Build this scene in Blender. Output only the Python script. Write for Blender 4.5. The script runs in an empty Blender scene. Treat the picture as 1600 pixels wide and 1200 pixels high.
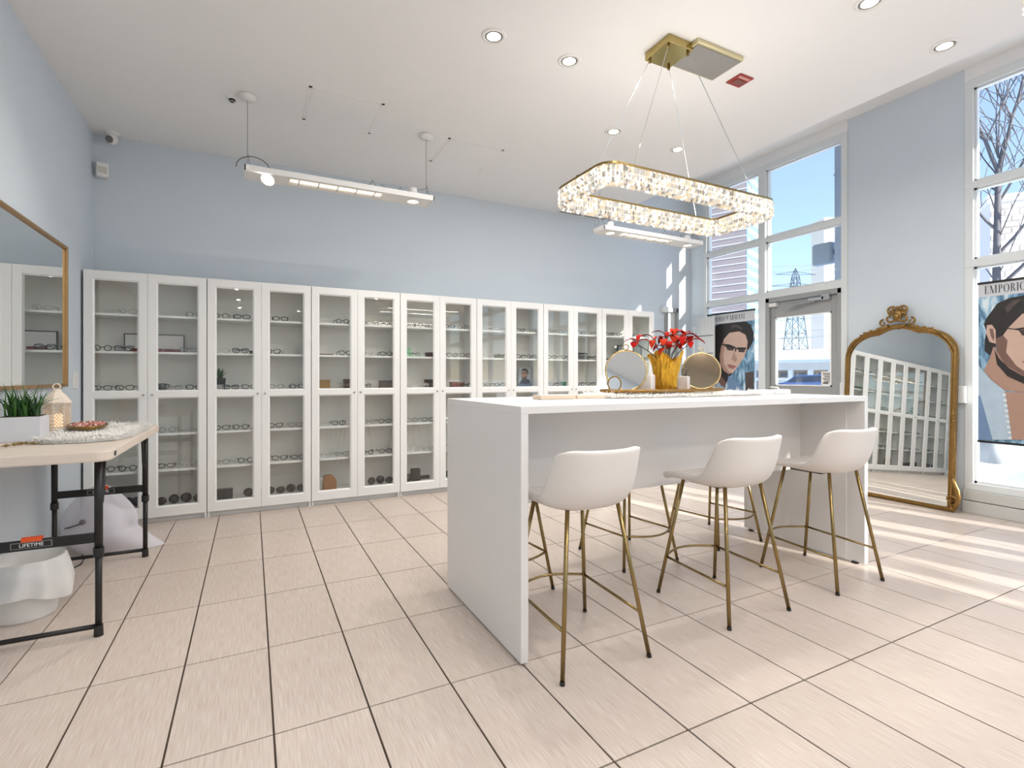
import bpy, bmesh, math, random
from mathutils import Vector, Matrix, Euler
random.seed(7)
S = bpy.context.scene
COL = S.collection
PI = math.pi
R = math.radians

# ---------------------------------------------------------------- camera, world, sun, exposure
# world axes: x along the cabinet wall, y towards the cabinet wall, z up; camera stands at x=y=0
FPX, YAW, HY, CAMZ = 796.43, 0.4726, 588.17, 1.1904
cam_d = bpy.data.cameras.new('camera'); cam = bpy.data.objects.new('camera', cam_d); COL.objects.link(cam)
cam.location = (0, 0, CAMZ); cam.rotation_euler = (PI/2, 0, -YAW)
cam_d.sensor_width = 36; cam_d.lens = FPX/1600*36; cam_d.shift_y = -(600-HY)/1600
cam_d.clip_start = .05; cam_d.clip_end = 1000
S.camera = cam

SUN = Vector((.28, -1, .31)).normalized()         # direction towards the sun
world = bpy.data.worlds.new('sky'); S.world = world; world.use_nodes = True
nt = world.node_tree; nt.nodes.clear()
sky = nt.nodes.new('ShaderNodeTexSky'); sky.sky_type = 'NISHITA'; sky.sun_disc = False
sky.sun_elevation = R(34); sky.sun_rotation = math.atan2(SUN.x, SUN.y)
sky.air_density = 1.0; sky.dust_density = .25; sky.ozone_density = 2.6; sky.altitude = 100
tc = nt.nodes.new('ShaderNodeTexCoord')
mp = nt.nodes.new('ShaderNodeMapping'); mp.inputs['Scale'].default_value = (2.2, 2.2, 6)
nz = nt.nodes.new('ShaderNodeTexNoise'); nz.inputs['Scale'].default_value = 1.6; nz.inputs['Detail'].default_value = 6
rp = nt.nodes.new('ShaderNodeValToRGB'); rp.color_ramp.elements[0].position = .52; rp.color_ramp.elements[1].position = .78
rp.color_ramp.elements[0].color = (.45, .45, .45, 1); rp.color_ramp.elements[1].color = (.6, .6, .6, 1)
mx = nt.nodes.new('ShaderNodeMix'); mx.data_type = 'RGBA'; mx.inputs[7].default_value = (1.25, 1.5, 2.15, 1)
bg = nt.nodes.new('ShaderNodeBackground'); bg.inputs['Strength'].default_value = .28
wo = nt.nodes.new('ShaderNodeOutputWorld')
L = nt.links.new
L(tc.outputs['Generated'], mp.inputs['Vector']); L(mp.outputs['Vector'], nz.inputs['Vector'])
L(nz.outputs['Fac'], rp.inputs['Fac']); L(rp.outputs['Color'], mx.inputs[0]); L(sky.outputs['Color'], mx.inputs[6])
L(mx.outputs[2], bg.inputs['Color']); L(bg.outputs['Background'], wo.inputs['Surface'])

sun_d = bpy.data.lights.new('sun', 'SUN'); sun_d.energy = 9; sun_d.angle = R(.6); sun_d.color = (1, .95, .87)
sun = bpy.data.objects.new('sun', sun_d); COL.objects.link(sun)
sun.rotation_euler = SUN.to_track_quat('Z', 'Y').to_euler()
S.view_settings.view_transform = 'Standard'; S.view_settings.look = 'None'
S.view_settings.exposure = .62; S.view_settings.gamma = 1; S.view_settings.use_curve_mapping = False

# ---------------------------------------------------------------- pixel helpers
CS, SN = math.cos(YAW), math.sin(YAW)
def ray(x, y):
    X = (x-800)/FPX
    return Vector((X*CS+SN, -X*SN+CS, -(y-HY)/FPX))
def onz(x, y, h=0.):
    d = ray(x, y); return Vector((0, 0, CAMZ))+d*((h-CAMZ)/d.z)
def onu(x, y, u):
    d = ray(x, y); return Vector((0, 0, CAMZ))+d*(u/d.x)
def onv(x, y, v):
    d = ray(x, y); return Vector((0, 0, CAMZ))+d*(v/d.y)
def onZ(x, y, Z):
    return Vector((0, 0, CAMZ))+ray(x, y)*Z

# ---------------------------------------------------------------- materials
MATS = {}
def srgb(*c):
    return tuple((v/255/12.92 if v/255 <= .04045 else ((v/255+.055)/1.055)**2.4) for v in c)
def mat(name, col, rough=.5, metal=0., bump=0., bscale=200., var=0., vscale=3., emit=None, estr=0., spec=.5, stretch=None, coat=0., sheen=0., alpha=1., coord='Object'):
    if name in MATS: return MATS[name]
    m = bpy.data.materials.new(name); m.use_nodes = True; n = m.node_tree; b = n.nodes['Principled BSDF']
    b.inputs['Base Color'].default_value = (*col, 1); b.inputs['Roughness'].default_value = rough
    b.inputs['Metallic'].default_value = metal; b.inputs['Specular IOR Level'].default_value = spec
    b.inputs['Coat Weight'].default_value = coat; b.inputs['Sheen Weight'].default_value = sheen
    b.inputs['Alpha'].default_value = alpha
    if emit: b.inputs['Emission Color'].default_value = (*emit, 1); b.inputs['Emission Strength'].default_value = estr
    if var or bump:
        t = n.nodes.new('ShaderNodeTexCoord'); mpp = n.nodes.new('ShaderNodeMapping')
        if stretch: mpp.inputs['Scale'].default_value = stretch
        n.links.new(t.outputs[coord], mpp.inputs['Vector'])
    if var:
        z = n.nodes.new('ShaderNodeTexNoise'); z.inputs['Scale'].default_value = vscale; z.inputs['Detail'].default_value = 4
        n.links.new(mpp.outputs['Vector'], z.inputs['Vector'])
        mi = n.nodes.new('ShaderNodeMix'); mi.data_type = 'RGBA'
        mi.inputs[6].default_value = (*[max(0, c*(1-var)) for c in col], 1); mi.inputs[7].default_value = (*[min(1, c*(1+var)) for c in col], 1)
        n.links.new(z.outputs['Fac'], mi.inputs[0]); n.links.new(mi.outputs[2], b.inputs['Base Color'])
    if bump:
        z = n.nodes.new('ShaderNodeTexNoise'); z.inputs['Scale'].default_value = bscale; z.inputs['Detail'].default_value = 3
        n.links.new(mpp.outputs['Vector'], z.inputs['Vector'])
        bp = n.nodes.new('ShaderNodeBump'); bp.inputs['Strength'].default_value = bump; bp.inputs['Distance'].default_value = .002
        n.links.new(z.outputs['Fac'], bp.inputs['Height']); n.links.new(bp.outputs['Normal'], b.inputs['Normal'])
    MATS[name] = m; return m
def glass(name, tint=(1, 1, 1), f0=.05, rough=0., edge=.75):
    if name in MATS: return MATS[name]
    m = bpy.data.materials.new(name); m.use_nodes = True; n = m.node_tree; n.nodes.clear()
    lw = n.nodes.new('ShaderNodeLayerWeight'); lw.inputs['Blend'].default_value = .5
    pw = n.nodes.new('ShaderNodeMath'); pw.operation = 'POWER'; pw.inputs[1].default_value = 4.5
    ma = n.nodes.new('ShaderNodeMath'); ma.operation = 'MULTIPLY_ADD'; ma.inputs[1].default_value = edge; ma.inputs[2].default_value = f0
    tr = n.nodes.new('ShaderNodeBsdfTransparent'); tr.inputs['Color'].default_value = (*tint, 1)
    gl = n.nodes.new('ShaderNodeBsdfGlossy'); gl.inputs['Roughness'].default_value = rough
    ms = n.nodes.new('ShaderNodeMixShader'); o = n.nodes.new('ShaderNodeOutputMaterial')
    k = n.links.new
    k(lw.outputs['Facing'], pw.inputs[0]); k(pw.outputs[0], ma.inputs[0]); k(ma.outputs[0], ms.inputs[0])
    k(tr.outputs[0], ms.inputs[1]); k(gl.outputs[0], ms.inputs[2]); k(ms.outputs[0], o.inputs['Surface'])
    MATS[name] = m; return m

M_WALL = mat('blue_paint', srgb(210, 219, 226), .75, bump=.12, bscale=350, var=.015)
M_CEIL = mat('ceiling_paint', srgb(236, 236, 235), .85, bump=.08, bscale=300, var=.01)
M_WHITE = mat('white_lacquer', srgb(238, 238, 236), .35, var=.01)
M_LAM = mat('white_laminate', srgb(232, 230, 228), .4, bump=.03, bscale=600, var=.012)
M_FRAME = mat('window_frame_paint', srgb(222, 226, 226), .4, var=.01)
M_DOORG = mat('grey_door_paint', srgb(158, 160, 160), .45, var=.02)
M_STONEW = mat('grey_curb', srgb(196, 196, 192), .6, bump=.2, bscale=60, var=.06, vscale=6)
M_GLASS = glass('window_glass', (.97, .985, .99), .03)
M_CABGL = glass('cabinet_glass', (.985, .99, .985), .045)
M_MIRROR = mat('mirror_silver', (.86, .88, .87), .0, 1.)
M_GOLD = mat('brushed_brass', srgb(152, 130, 86), .24, 1., bump=.03, bscale=500, var=.06)
M_ANTQ = mat('antique_gilt', srgb(146, 114, 66), .36, .9, bump=.5, bscale=120, var=.3, vscale=40)
M_BLACK = mat('black_steel', srgb(34, 33, 33), .4, .2, var=.05)
M_BLKPL = mat('black_plastic', srgb(26, 26, 26), .45, var=.05)
M_CHROME = mat('chrome', srgb(200, 200, 200), .15, 1., var=.03)
M_FABRIC = mat('white_leatherette', srgb(228, 222, 216), .6, bump=.25, bscale=260, var=.02)
M_GREYPL = mat('grey_plastic', srgb(120, 120, 120), .5, var=.05)
M_WHITEPL = mat('white_plastic', srgb(232, 231, 228), .45, var=.01)
M_GROUT = mat('dark_grout', srgb(78, 64, 52), .9, var=.15, vscale=30)
M_SNOW = mat('snow', srgb(236, 240, 248), .8, bump=.8, bscale=6, var=.03, vscale=.6)

def tile_mat():
    m = bpy.data.materials.new('linen_floor_tile'); m.use_nodes = True; n = m.node_tree; b = n.nodes['Principled BSDF']
    k = n.links.new
    g = n.nodes.new('ShaderNodeNewGeometry'); oi = n.nodes.new('ShaderNodeObjectInfo')
    m1 = n.nodes.new('ShaderNodeMapping'); m1.inputs['Scale'].default_value = (260, 9, 1)
    z1 = n.nodes.new('ShaderNodeTexNoise'); z1.inputs['Scale'].default_value = 1; z1.inputs['Detail'].default_value = 3
    z2 = n.nodes.new('ShaderNodeTexNoise'); z2.inputs['Scale'].default_value = 5; z2.inputs['Detail'].default_value = 4
    k(g.outputs['Position'], m1.inputs['Vector']); k(m1.outputs[0], z1.inputs['Vector']); k(g.outputs['Position'], z2.inputs['Vector'])
    r1 = n.nodes.new('ShaderNodeValToRGB')
    r1.color_ramp.elements[0].position = .3; r1.color_ramp.elements[0].color = (*srgb(203, 186, 173), 1)
    r1.color_ramp.elements[1].position = .72; r1.color_ramp.elements[1].color = (*srgb(226, 213, 203), 1)
    k(z1.outputs['Fac'], r1.inputs['Fac'])
    ad = n.nodes.new('ShaderNodeMath'); ad.operation = 'MULTIPLY_ADD'; ad.inputs[1].default_value = .07; ad.inputs[2].default_value = .93
    k(oi.outputs['Random'], ad.inputs[0])
    m2 = n.nodes.new('ShaderNodeMix'); m2.data_type = 'RGBA'; m2.blend_type = 'MULTIPLY'; m2.inputs[0].default_value = 1
    k(r1.outputs[0], m2.inputs[6]); k(ad.outputs[0], m2.inputs[7])
    k(m2.outputs[2], b.inputs['Base Color'])
    rr = n.nodes.new('ShaderNodeMapRange'); rr.inputs['To Min'].default_value = .26; rr.inputs['To Max'].default_value = .44
    k(z2.outputs['Fac'], rr.inputs['Value']); k(rr.outputs[0], b.inputs['Roughness'])
    bp = n.nodes.new('ShaderNodeBump'); bp.inputs['Strength'].default_value = .12; bp.inputs['Distance'].default_value = .001
    k(z1.outputs['Fac'], bp.inputs['Height']); k(bp.outputs[0], b.inputs['Normal'])
    return m
M_TILE = tile_mat()

# ---------------------------------------------------------------- mesh builder
class MB:
    def __init__(self): self.v = []; self.f = []; self.mi = []
    def _add(self, vs, fs, mi=0):
        o = len(self.v); self.v += [tuple(p) for p in vs]; self.f += [tuple(i+o for i in f) for f in fs]; self.mi += [mi]*len(fs); return self
    def box(self, x0, x1, y0, y1, z0, z1, mi=0):
        vs = [(x0, y0, z0), (x1, y0, z0), (x1, y1, z0), (x0, y1, z0), (x0, y0, z1), (x1, y0, z1), (x1, y1, z1), (x0, y1, z1)]
        return self._add(vs, [(0, 3, 2, 1), (4, 5, 6, 7), (0, 1, 5, 4), (1, 2, 6, 5), (2, 3, 7, 6), (3, 0, 4, 7)], mi)
    def tube(self, pts, r, n=8, mi=0, closed=False, caps=True):
        pts = [Vector(p) for p in pts]; N = len(pts); rs = r if isinstance(r, (list, tuple)) else [r]*N
        vs = []; up = None
        for i in range(N):
            a = pts[i-1] if (i > 0 or closed) else pts[i]; b = pts[(i+1) % N] if (i < N-1 or closed) else pts[i]
            t = (b-a).normalized() if (b-a).length > 1e-9 else Vector((0, 0, 1))
            if up is None:
                up = Vector((0, 0, 1)) if abs(t.z) < .9 else Vector((1, 0, 0))
            x = up.cross(t)
            if x.length < 1e-6: x = Vector((1, 0, 0)).cross(t)
            x.normalize(); y = t.cross(x); up = y
            for k in range(n):
                an = 2*PI*k/n; vs.append(pts[i]+(x*math.cos(an)+y*math.sin(an))*rs[i])
        fs = []
        for i in range(N if closed else N-1):
            j = (i+1) % N
            for k in range(n):
                l = (k+1) % n; fs.append((i*n+k, i*n+l, j*n+l, j*n+k))
        if caps and not closed: fs.append(tuple(range(n-1, -1, -1))); fs.append(tuple((N-1)*n+k for k in range(n)))
        return self._add(vs, fs, mi)
    def bar(self, p, q, w, h, mi=0, up=(0, 0, 1)):
        p, q = Vector(p), Vector(q); t = (q-p).normalized(); up = Vector(up)
        if abs(t.dot(up)) > .98: up = Vector((0, 1, 0))
        x = up.cross(t).normalized()*w/2; y = t.cross(x).normalized()*h/2
        vs = [c+a+b for c in (p, q) for a, b in ((-x, -y), (x, -y), (x, y), (-x, y))]
        return self._add(vs, [(0, 1, 2, 3)[::-1], (4, 5, 6, 7), (0, 1, 5, 4), (1, 2, 6, 5), (2, 3, 7, 6), (3, 0, 4, 7)], mi)
    def lathe(self, prof, c=(0, 0, 0), n=20, mi=0, cap=True):
        vs = [(c[0]+r*math.cos(2*PI*k/n), c[1]+r*math.sin(2*PI*k/n), c[2]+z) for r, z in prof for k in range(n)]
        fs = [(i*n+k, i*n+(k+1) % n, (i+1)*n+(k+1) % n, (i+1)*n+k) for i in range(len(prof)-1) for k in range(n)]
        if cap: fs.append(tuple(range(n-1, -1, -1))); fs.append(tuple((len(prof)-1)*n+k for k in range(n)))
        return self._add(vs, fs, mi)
    def prism(self, poly, a, b, mi=0):
        """poly: list of Vector; extruded from +a to +b (vectors)"""
        a, b = Vector(a), Vector(b); n = len(poly); poly = [Vector(p) for p in poly]
        vs = [p+a for p in poly]+[p+b for p in poly]
        fs = [tuple(range(n)), tuple(range(2*n-1, n-1, -1))]+[(i, i+n, (i+1) % n+n, (i+1) % n) for i in range(n)]
        return self._add(vs, fs, mi)
    def ball(self, c, r, n=10, m=7, mi=0, sq=(1, 1, 1)):
        prof = [(math.sin(PI*i/m), -math.cos(PI*i/m)) for i in range(m+1)]
        vs = [(c[0]+r*sq[0]*max(a, .001)*math.cos(2*PI*k/n), c[1]+r*sq[1]*max(a, .001)*math.sin(2*PI*k/n), c[2]+r*sq[2]*z) for a, z in prof for k in range(n)]
        fs = [(i*n+k, i*n+(k+1) % n, (i+1)*n+(k+1) % n, (i+1)*n+k) for i in range(m) for k in range(n)]
        return self._add(vs, fs, mi)
    def mesh(self, name, mats):
        me = bpy.data.meshes.new(name); me.from_pydata(self.v, [], self.f)
        for m in (mats if isinstance(mats, (list, tuple)) else [mats]): me.materials.append(m)
        me.polygons.foreach_set('material_index', self.mi)
        bm = bmesh.new(); bm.from_mesh(me); bmesh.ops.recalc_face_normals(bm, faces=bm.faces); bm.to_mesh(me); bm.free()
        me.update(); return me
    def build(self, name, mats, parent=None, smooth=False, bevel=0, subsurf=0, loc=None, rot=None):
        me = self.mesh(name, mats); return place(name, me, parent, smooth, bevel, subsurf, loc, rot)
def place(name, me, parent=None, smooth=False, bevel=0, subsurf=0, loc=None, rot=None):
    o = bpy.data.objects.new(name, me); COL.objects.link(o)
    if parent: o.parent = parent
    if loc is not None: o.location = loc
    if rot is not None: o.rotation_euler = rot
    if smooth:
        me.polygons.foreach_set('use_smooth', [True]*len(me.polygons))
    if bevel:
        b = o.modifiers.new('bevel', 'BEVEL'); b.width = bevel; b.segments = 2; b.limit_method = 'ANGLE'
    if subsurf:
        b = o.modifiers.new('sub', 'SUBSURF'); b.levels = subsurf; b.render_levels = subsurf
    return o
def tag(o, label, cat, group=None):
    o['label'] = label; o['category'] = cat
    if group: o['group'] = group
    return o
def struct(o, label=None):
    o['kind'] = 'structure'
    if label: o['label'] = label
    return o
def thing(name, label, cat, loc=(0, 0, 0), rz=0, group=None):
    o = bpy.data.objects.new(name, None); COL.objects.link(o); o.location = loc; o.rotation_euler = (0, 0, rz); o.empty_display_size = .05
    return tag(o, label, cat, group)
def copy_tree(o, parent=None):
    c = o.copy(); COL.objects.link(c); c.parent = parent
    for ch in list(o.children): copy_tree(ch, c)
    return c
def text_mesh(name, s, size, m, parent, loc, rot, depth=.0005, align='CENTER'):
    cu = bpy.data.curves.new(name, 'FONT'); cu.body = s; cu.size = size; cu.extrude = depth; cu.align_x = align; cu.align_y = 'CENTER'
    ob = bpy.data.objects.new('tmp', cu); COL.objects.link(ob)
    dg = bpy.context.evaluated_depsgraph_get(); me = bpy.data.meshes.new_from_object(ob.evaluated_get(dg))
    bpy.data.objects.remove(ob); me.materials.clear(); me.materials.append(m); me.name = name
    return place(name, me, parent, loc=loc, rot=rot)
ORD = ['first', 'second', 'third', 'fourth', 'fifth', 'sixth', 'seventh', 'eighth', 'ninth', 'tenth', 'eleventh', 'twelfth', 'thirteenth', 'fourteenth']

# ---------------------------------------------------------------- the room
XL, XR, YB, YF = -1.17, 5.62, 5.36, -9.0
ZC, ZU, XE = 3.213, 3.905, 4.03
# floor: grout bed + tiles
fl = struct(MB().box(XL-.1, XR+.15, YF-.1, YB+.1, -.12, -.004).build('floor', M_GROUT))
TA, TB, TU0, TV0 = .3107, .6106, -.5546, 2.4794
tile_me = MB().box(.0035, TA-.0035, .0033, TB-.0033, -.02, 0).mesh('tile', M_TILE)
rest = MB()
i0 = math.floor((XL-TU0)/TA); i1 = math.ceil((XR-TU0)/TA); j0 = math.floor((YF-TV0)/TB); j1 = math.ceil((YB-TV0)/TB)
for i in range(i0, i1):
    for j in range(j0, j1):
        x, y = TU0+i*TA, TV0+j*TB
        if y+TB > .75 and i > i0 and i < i1-1 and j < j1-1:
            o = place('tile', tile_me, fl, loc=(x, y, 0))
        else:
            rest.box(max(x+.0022, XL), min(x+TA-.0022, XR), max(y+.0022, YF), min(y+TB-.0022, YB), -.02, 0)
o = rest.build('tile_field', M_TILE, fl); o['kind'] = 'stuff'

struct(MB().box(XL, XE, YF, YB, ZC, ZU+.1).build('ceiling', M_CEIL))
struct(MB().box(XE, XR+.12, YF, YB, ZU, ZU+.1).build('ceiling_raised_strip', M_CEIL))
struct(MB().box(XL-.12, XL, YF-.1, YB+.1, 0, ZU).build('wall_left', M_WALL))
# cabinet wall with the narrow doorway near the corner
bd0, bd1, bdz = 5.125, 5.365, 2.15
w = MB().box(XL, bd0, YB, YB+.12, 0, ZU).box(bd1, XR+.12, YB, YB+.12, 0, ZU).box(bd0, bd1, YB, YB+.12, bdz, ZU)
struct(w.build('wall_back', M_WALL))
struct(MB().box(XL-.1, XR+.15, YF-.12, YF, 0, ZU).build('wall_behind_camera', M_WALL))
# narrow door in the back wall
d = struct(MB().box(bd0, bd0+.025, YB-.02, YB+.1, 0, bdz).box(bd1-.025, bd1, YB-.02, YB+.1, 0, bdz).box(bd0, bd1, YB-.02, YB+.1, bdz-.06, bdz).build('door_2', M_DOORG), 'narrow grey-framed side door beside the last cabinet')
MB().box(bd0+.09, bd1-.025, YB+.02, YB+.05, 0, bdz-.06).build('door_leaf', M_FRAME, d)
MB().box(bd0+.025, bd0+.09, YB+.06, YB+.08, 0, bdz-.06).build('dark_panel', M_BLKPL, d)
MB().box(bd0-.06, bd0+.02, YB-.05, YB-.005, bdz-.07, bdz+.01).build('closer_box', M_WHITEPL, d)
# baseboards
struct(MB().box(XL, XL+.012, YF, YB, 0, .1).build('baseboard_left', M_WHITE))
struct(MB().box(4.62, bd0-.02, YB-.012, YB, 0, .1).box(bd1+.02, XR, YB-.012, YB, 0, .1).build('baseboard_back', M_WHITE))

# ---- window wall
ZS, ZT1, ZT2, ZH = .2, 2.18, 2.865, 3.78
UF0, UF1 = 5.60, 5.72
pier = MB().box(XR, XR+.14, 5.12, YB, 0, ZU)
# column between the door bay and the next window, more columns further behind the camera
struct(MB().box(XR, XR+.16, 2.19, 3.183, 0, ZU).build('wall_right_column', M_WALL))
struct(pier.build('wall_right_pier', M_WALL))
def bay(name, y0, y1, mulls, sill=ZS, label=None):
    """window bay between y0<y1 with mullions at given y; returns the frame"""
    hw = .03
    b = MB()
    for y in [y0+hw, y1-hw]: b.box(UF0+.01, UF1, y-hw, y+hw, sill, ZH)
    for y in mulls: b.box(UF0, UF1, y-.036, y+.036, sill, ZH)
    for z, h in ((ZH-.03, .035), (ZT2, .03), (ZT1, .033), (sill+.03, .03)):
        b.box(UF0+.005, UF1-.005, y0, y1, z-h, z+h)
    o = struct(b.build(name, M_FRAME, bevel=.004), label)
    ys = [y0+.06]+[m for q in mulls for m in (q-.036, q+.036)]+[y1-.06]
    for k in range(0, len(ys), 2):
        for a, c in ((sill+.06, ZT1-.033), (ZT1+.033, ZT2-.03), (ZT2+.03, ZH-.065)):
            MB().box(5.655, 5.661, ys[k], ys[k+1], a, c).build('pane', M_GLASS, o)
            # glazing bead
            q = MB(); e = .018
            q.box(5.635, 5.68, ys[k], ys[k]+e, a, c).box(5.635, 5.68, ys[k+1]-e, ys[k+1], a, c).box(5.635, 5.68, ys[k], ys[k+1], a, a+e).box(5.635, 5.68, ys[k], ys[k+1], c-e, c)
            q.build('glazing_bead', M_FRAME, o)
    return o
def bay_head(n, y0, y1):
    struct(MB().box(XR-.01, XR+.14, y0, y1, ZH, ZU).build('trim_%d' % n, M_CEIL))
def curb(n, y0, y1):
    c = MB().box(5.56, 5.76, y0, y1, 0, .105).box(5.575, 5.76, y0, y1, .11, ZS)
    struct(c.build('trim_%d' % n, M_STONEW, bevel=.006))
# left bay (window) + door bay
bay('window_1', 4.19, 5.12, [], ZS, 'tall three-pane window bay beside the back corner'); bay_head(1, 3.183, 5.12); curb(2, 4.19, 5.12)
# door bay: upper panes + door
b = MB()
b.box(UF0, UF1, 4.148, 4.19, 0, ZH).box(UF0, UF1, 3.183, 3.245, 0, ZH)
for z, h in ((ZH-.03, .035), (ZT2, .03), (ZT1, .04)): b.box(UF0+.005, UF1-.005, 3.19, 4.15, z-h, z+h)
w2 = struct(b.build('window_2', M_FRAME, bevel=.004), 'upper panes over the grey exit door')
for a, c in ((ZT1+.04, ZT2-.03), (ZT2+.03, ZH-.065)):
    MB().box(5.655, 5.661, 3.245, 4.148, a, c).build('pane', M_GLASS, w2)
    e = .018; y0, y1 = 3.245, 4.148
    MB().box(5.635, 5.68, y0, y0+e, a, c).box(5.635, 5.68, y1-e, y1, a, c).box(5.635, 5.68, y0, y1, a, a+e).box(5.635, 5.68, y0, y1, c-e, c).build('glazing_bead', M_FRAME, w2)
dr = struct(MB().box(5.61, 5.71, 4.10, 4.148, 0, 2.14).box(5.61, 5.71, 3.245, 3.29, 0, 2.14).box(5.61, 5.71, 3.245, 4.148, 2.085, 2.14).build('door_1', M_DOORG, bevel=.003), 'grey metal exit door with glass, beside the grey column')
g0, g1 = 3.365, 4.035
lf = MB().box(5.64, 5.685, 3.293, g0, .01, 2.08).box(5.64, 5.685, g1, 4.097, .01, 2.08)
for a, c in ((.01, .25), (.98, 1.08), (1.9, 2.08)): lf.box(5.64, 5.685, g0, g1, a, c)
lf.build('door_leaf', M_DOORG, dr, bevel=.003)
for a, c in ((.25, .98), (1.08, 1.9)): MB().box(5.66, 5.666, g0, g1, a, c).build('pane', M_GLASS, dr)
q = MB(); e = .014
for a, c in ((.25, .98), (1.08, 1.9)):
    q.box(5.632, 5.66, g0, g0+e, a, c).box(5.632, 5.66, g1-e, g1, a, c).box(5.632, 5.66, g0, g1, a, a+e).box(5.632, 5.66, g0, g1, c-e, c)
q.build('glazing_bead', M_WHITE, dr)
MB().box(5.585, 5.64, 3.36, 3.45, 2.03, 2.1).box(5.585, 5.635, 3.42, 3.6, 2.035, 2.075).build('door_closer', M_CHROME, dr, bevel=.006)
MB().bar((5.60, 3.52, 2.03), (5.56, 3.85, 2.0), .02, .012).bar((5.56, 3.85, 2.0), (5.63, 3.62, 2.045), .02, .012).build('closer_arm', M_CHROME, dr)
MB().box(5.59, 5.64, 4.0, 4.09, 2.03, 2.075).build('latch_box', M_WHITEPL, dr, bevel=.004)
MB().tube([(5.64, 4.06, 1.06), (5.58, 4.06, 1.06), (5.575, 4.05, 1.06), (5.575, 3.96, 1.055), (5.58, 3.95, 1.03), (5.58, 3.95, 0.98)], .011, 10).build('lever_handle', M_WHITEPL, dr, smooth=True)
# bays behind / right of the frame
n = 3
yy = 2.19
while yy > YF+2:
    y1, y0 = yy, yy-2.4
    bay('window_%d' % n, y0, y1, [(y0+y1)/2], ZS, {3: 'tall three-tier window right of the grey column'}.get(n)); bay_head(n+10, y0, y1); curb(n+30, y0, y1)
    yc = y0-.9
    struct(MB().box(XR, XR+.16, max(yc, YF), y0, 0, ZU).build('wall_right_column_%d' % n, M_WALL))
    yy = yc; n += 1
struct(MB().box(XR, XR+.16, YF, max(yy, YF+.05), 0, ZU).build('wall_right_end', M_WALL))
# overhang outside above the windows
struct(MB().box(XR+.12, XR+.75, YF, 6.2, 4.0, 4.4).build('trim_70', mat('pink_soffit', srgb(214, 196, 186), .8, var=.03)))

# ---------------------------------------------------------------- glass-door cabinets
CP, CY, CH, CX0 = .822, 4.9925, 2.02, -1.155
SHELF = [1.692, 1.392, 1.074, .722, .424]
BOT = .118
def make_cabinet():
    t = thing('display_cabinet', 'x', 'cabinet', (0, 0, 0))
    W = CP-.004; D0, D1 = .02, .325
    for x in (0, W-.018): MB().box(x, x+.018, D0, D1, 0, CH).build('side_panel', M_WHITE, t)
    MB().box(.018, W-.018, D0, D1-.006, CH-.02, CH-.002).build('top_panel', M_WHITE, t)
    MB().box(.018, W-.018, D0, D1-.006, BOT-.018, BOT).build('bottom_panel', M_WHITE, t)
    MB().box(.018, W-.018, D1-.006, D1, .03, CH-.002).build('back_panel', mat('cabinet_back', srgb(244, 242, 235), .6, var=.02), t)
    MB().box(.018, W-.018, D0+.03, D0+.046, 0, BOT-.018).build('plinth', M_WHITE, t)
    sh = MB().box(.019, W-.019, D0+.025, D1-.008, -.018, 0).mesh('shelf', M_WHITE)
    for z in SHELF: place('shelf', sh, t, loc=(0, 0, z), bevel=.001)
    dw = W/2-.002; st = .056; zb, zt = .048, CH-.003; zm0, zm1 = 1.022, 1.068
    b = MB()
    b.box(0, st, 0, .018, zb, zt).box(dw-st, dw, 0, .018, zb, zt)
    for a, c in ((zb, BOT+.006), (zm0, zm1), (zt-.062, zt)): b.box(st, dw-st, .0005, .0175, a, c)
    e = .012   # inner bevelled lip around each opening
    for a, c in ((BOT+.006, zm0), (zm1, zt-.062)):
        b.prism([(st, .003, a), (st+e, .013, a), (st, .013, a)], (0, 0, 0), (0, 0, c-a))
        b.prism([(dw-st, .003, a), (dw-st-e, .013, a), (dw-st, .013, a)], (0, 0, 0), (0, 0, c-a))
        b.prism([(st, .003, c), (st, .013, c-e), (st, .013, c)], (0, 0, 0), (dw-2*st, 0, 0))
        b.prism([(st, .003, a), (st, .013, a+e), (st, .013, a)], (0, 0, 0), (dw-2*st, 0, 0))
    dm = b.mesh('door', M_WHITE)
    p1 = MB().box(st-.004, dw-st+.004, .011, .014, zm1-.004, zt-.058).mesh('pane', M_CABGL)
    p2 = MB().box(st-.004, dw-st+.004, .011, .014, BOT+.002, zm0+.004).mesh('pane', M_CABGL)
    kn = MB().lathe([(.0, 0), (.009, 0), (.0095, .004), (.006, .008), (.005, .016), (.0, .016)], n=12, cap=False).mesh('knob', M_CHROME)
    hg = MB().box(-.012, .012, 0, .012, -.018, .018).mesh('hinge', M_GREYPL)
    for k in range(2):
        x0 = .001+k*(dw+.002)
        d = place('door', dm, t, loc=(x0, 0, 0))
        place('pane', p1, d); place('pane', p2, d)
        place('knob', kn, d, loc=((dw-.028) if k == 0 else .028, 0, 1.04), rot=(PI/2, 0, 0))
        for z in (.25, 1.78): place('hinge', hg, d, loc=(.03 if k == 0 else dw-.03, .02, z))
    return t
cab0 = make_cabinet()
where = ['against the left wall', 'second from the left wall', 'third from the left wall', 'in the middle of the row, fourth from left', 'third from the right end of the row', 'second from the right end of the row', 'at the right end, by the window corner']
for k in range(7):
    c = cab0 if k == 0 else copy_tree(cab0)
    c.location = (CX0+k*CP+.002, CY, 0)
    c['label'] = 'white two-door glass display cabinet '+where[k]; c['group'] = 'display cabinets along the back wall'

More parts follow.
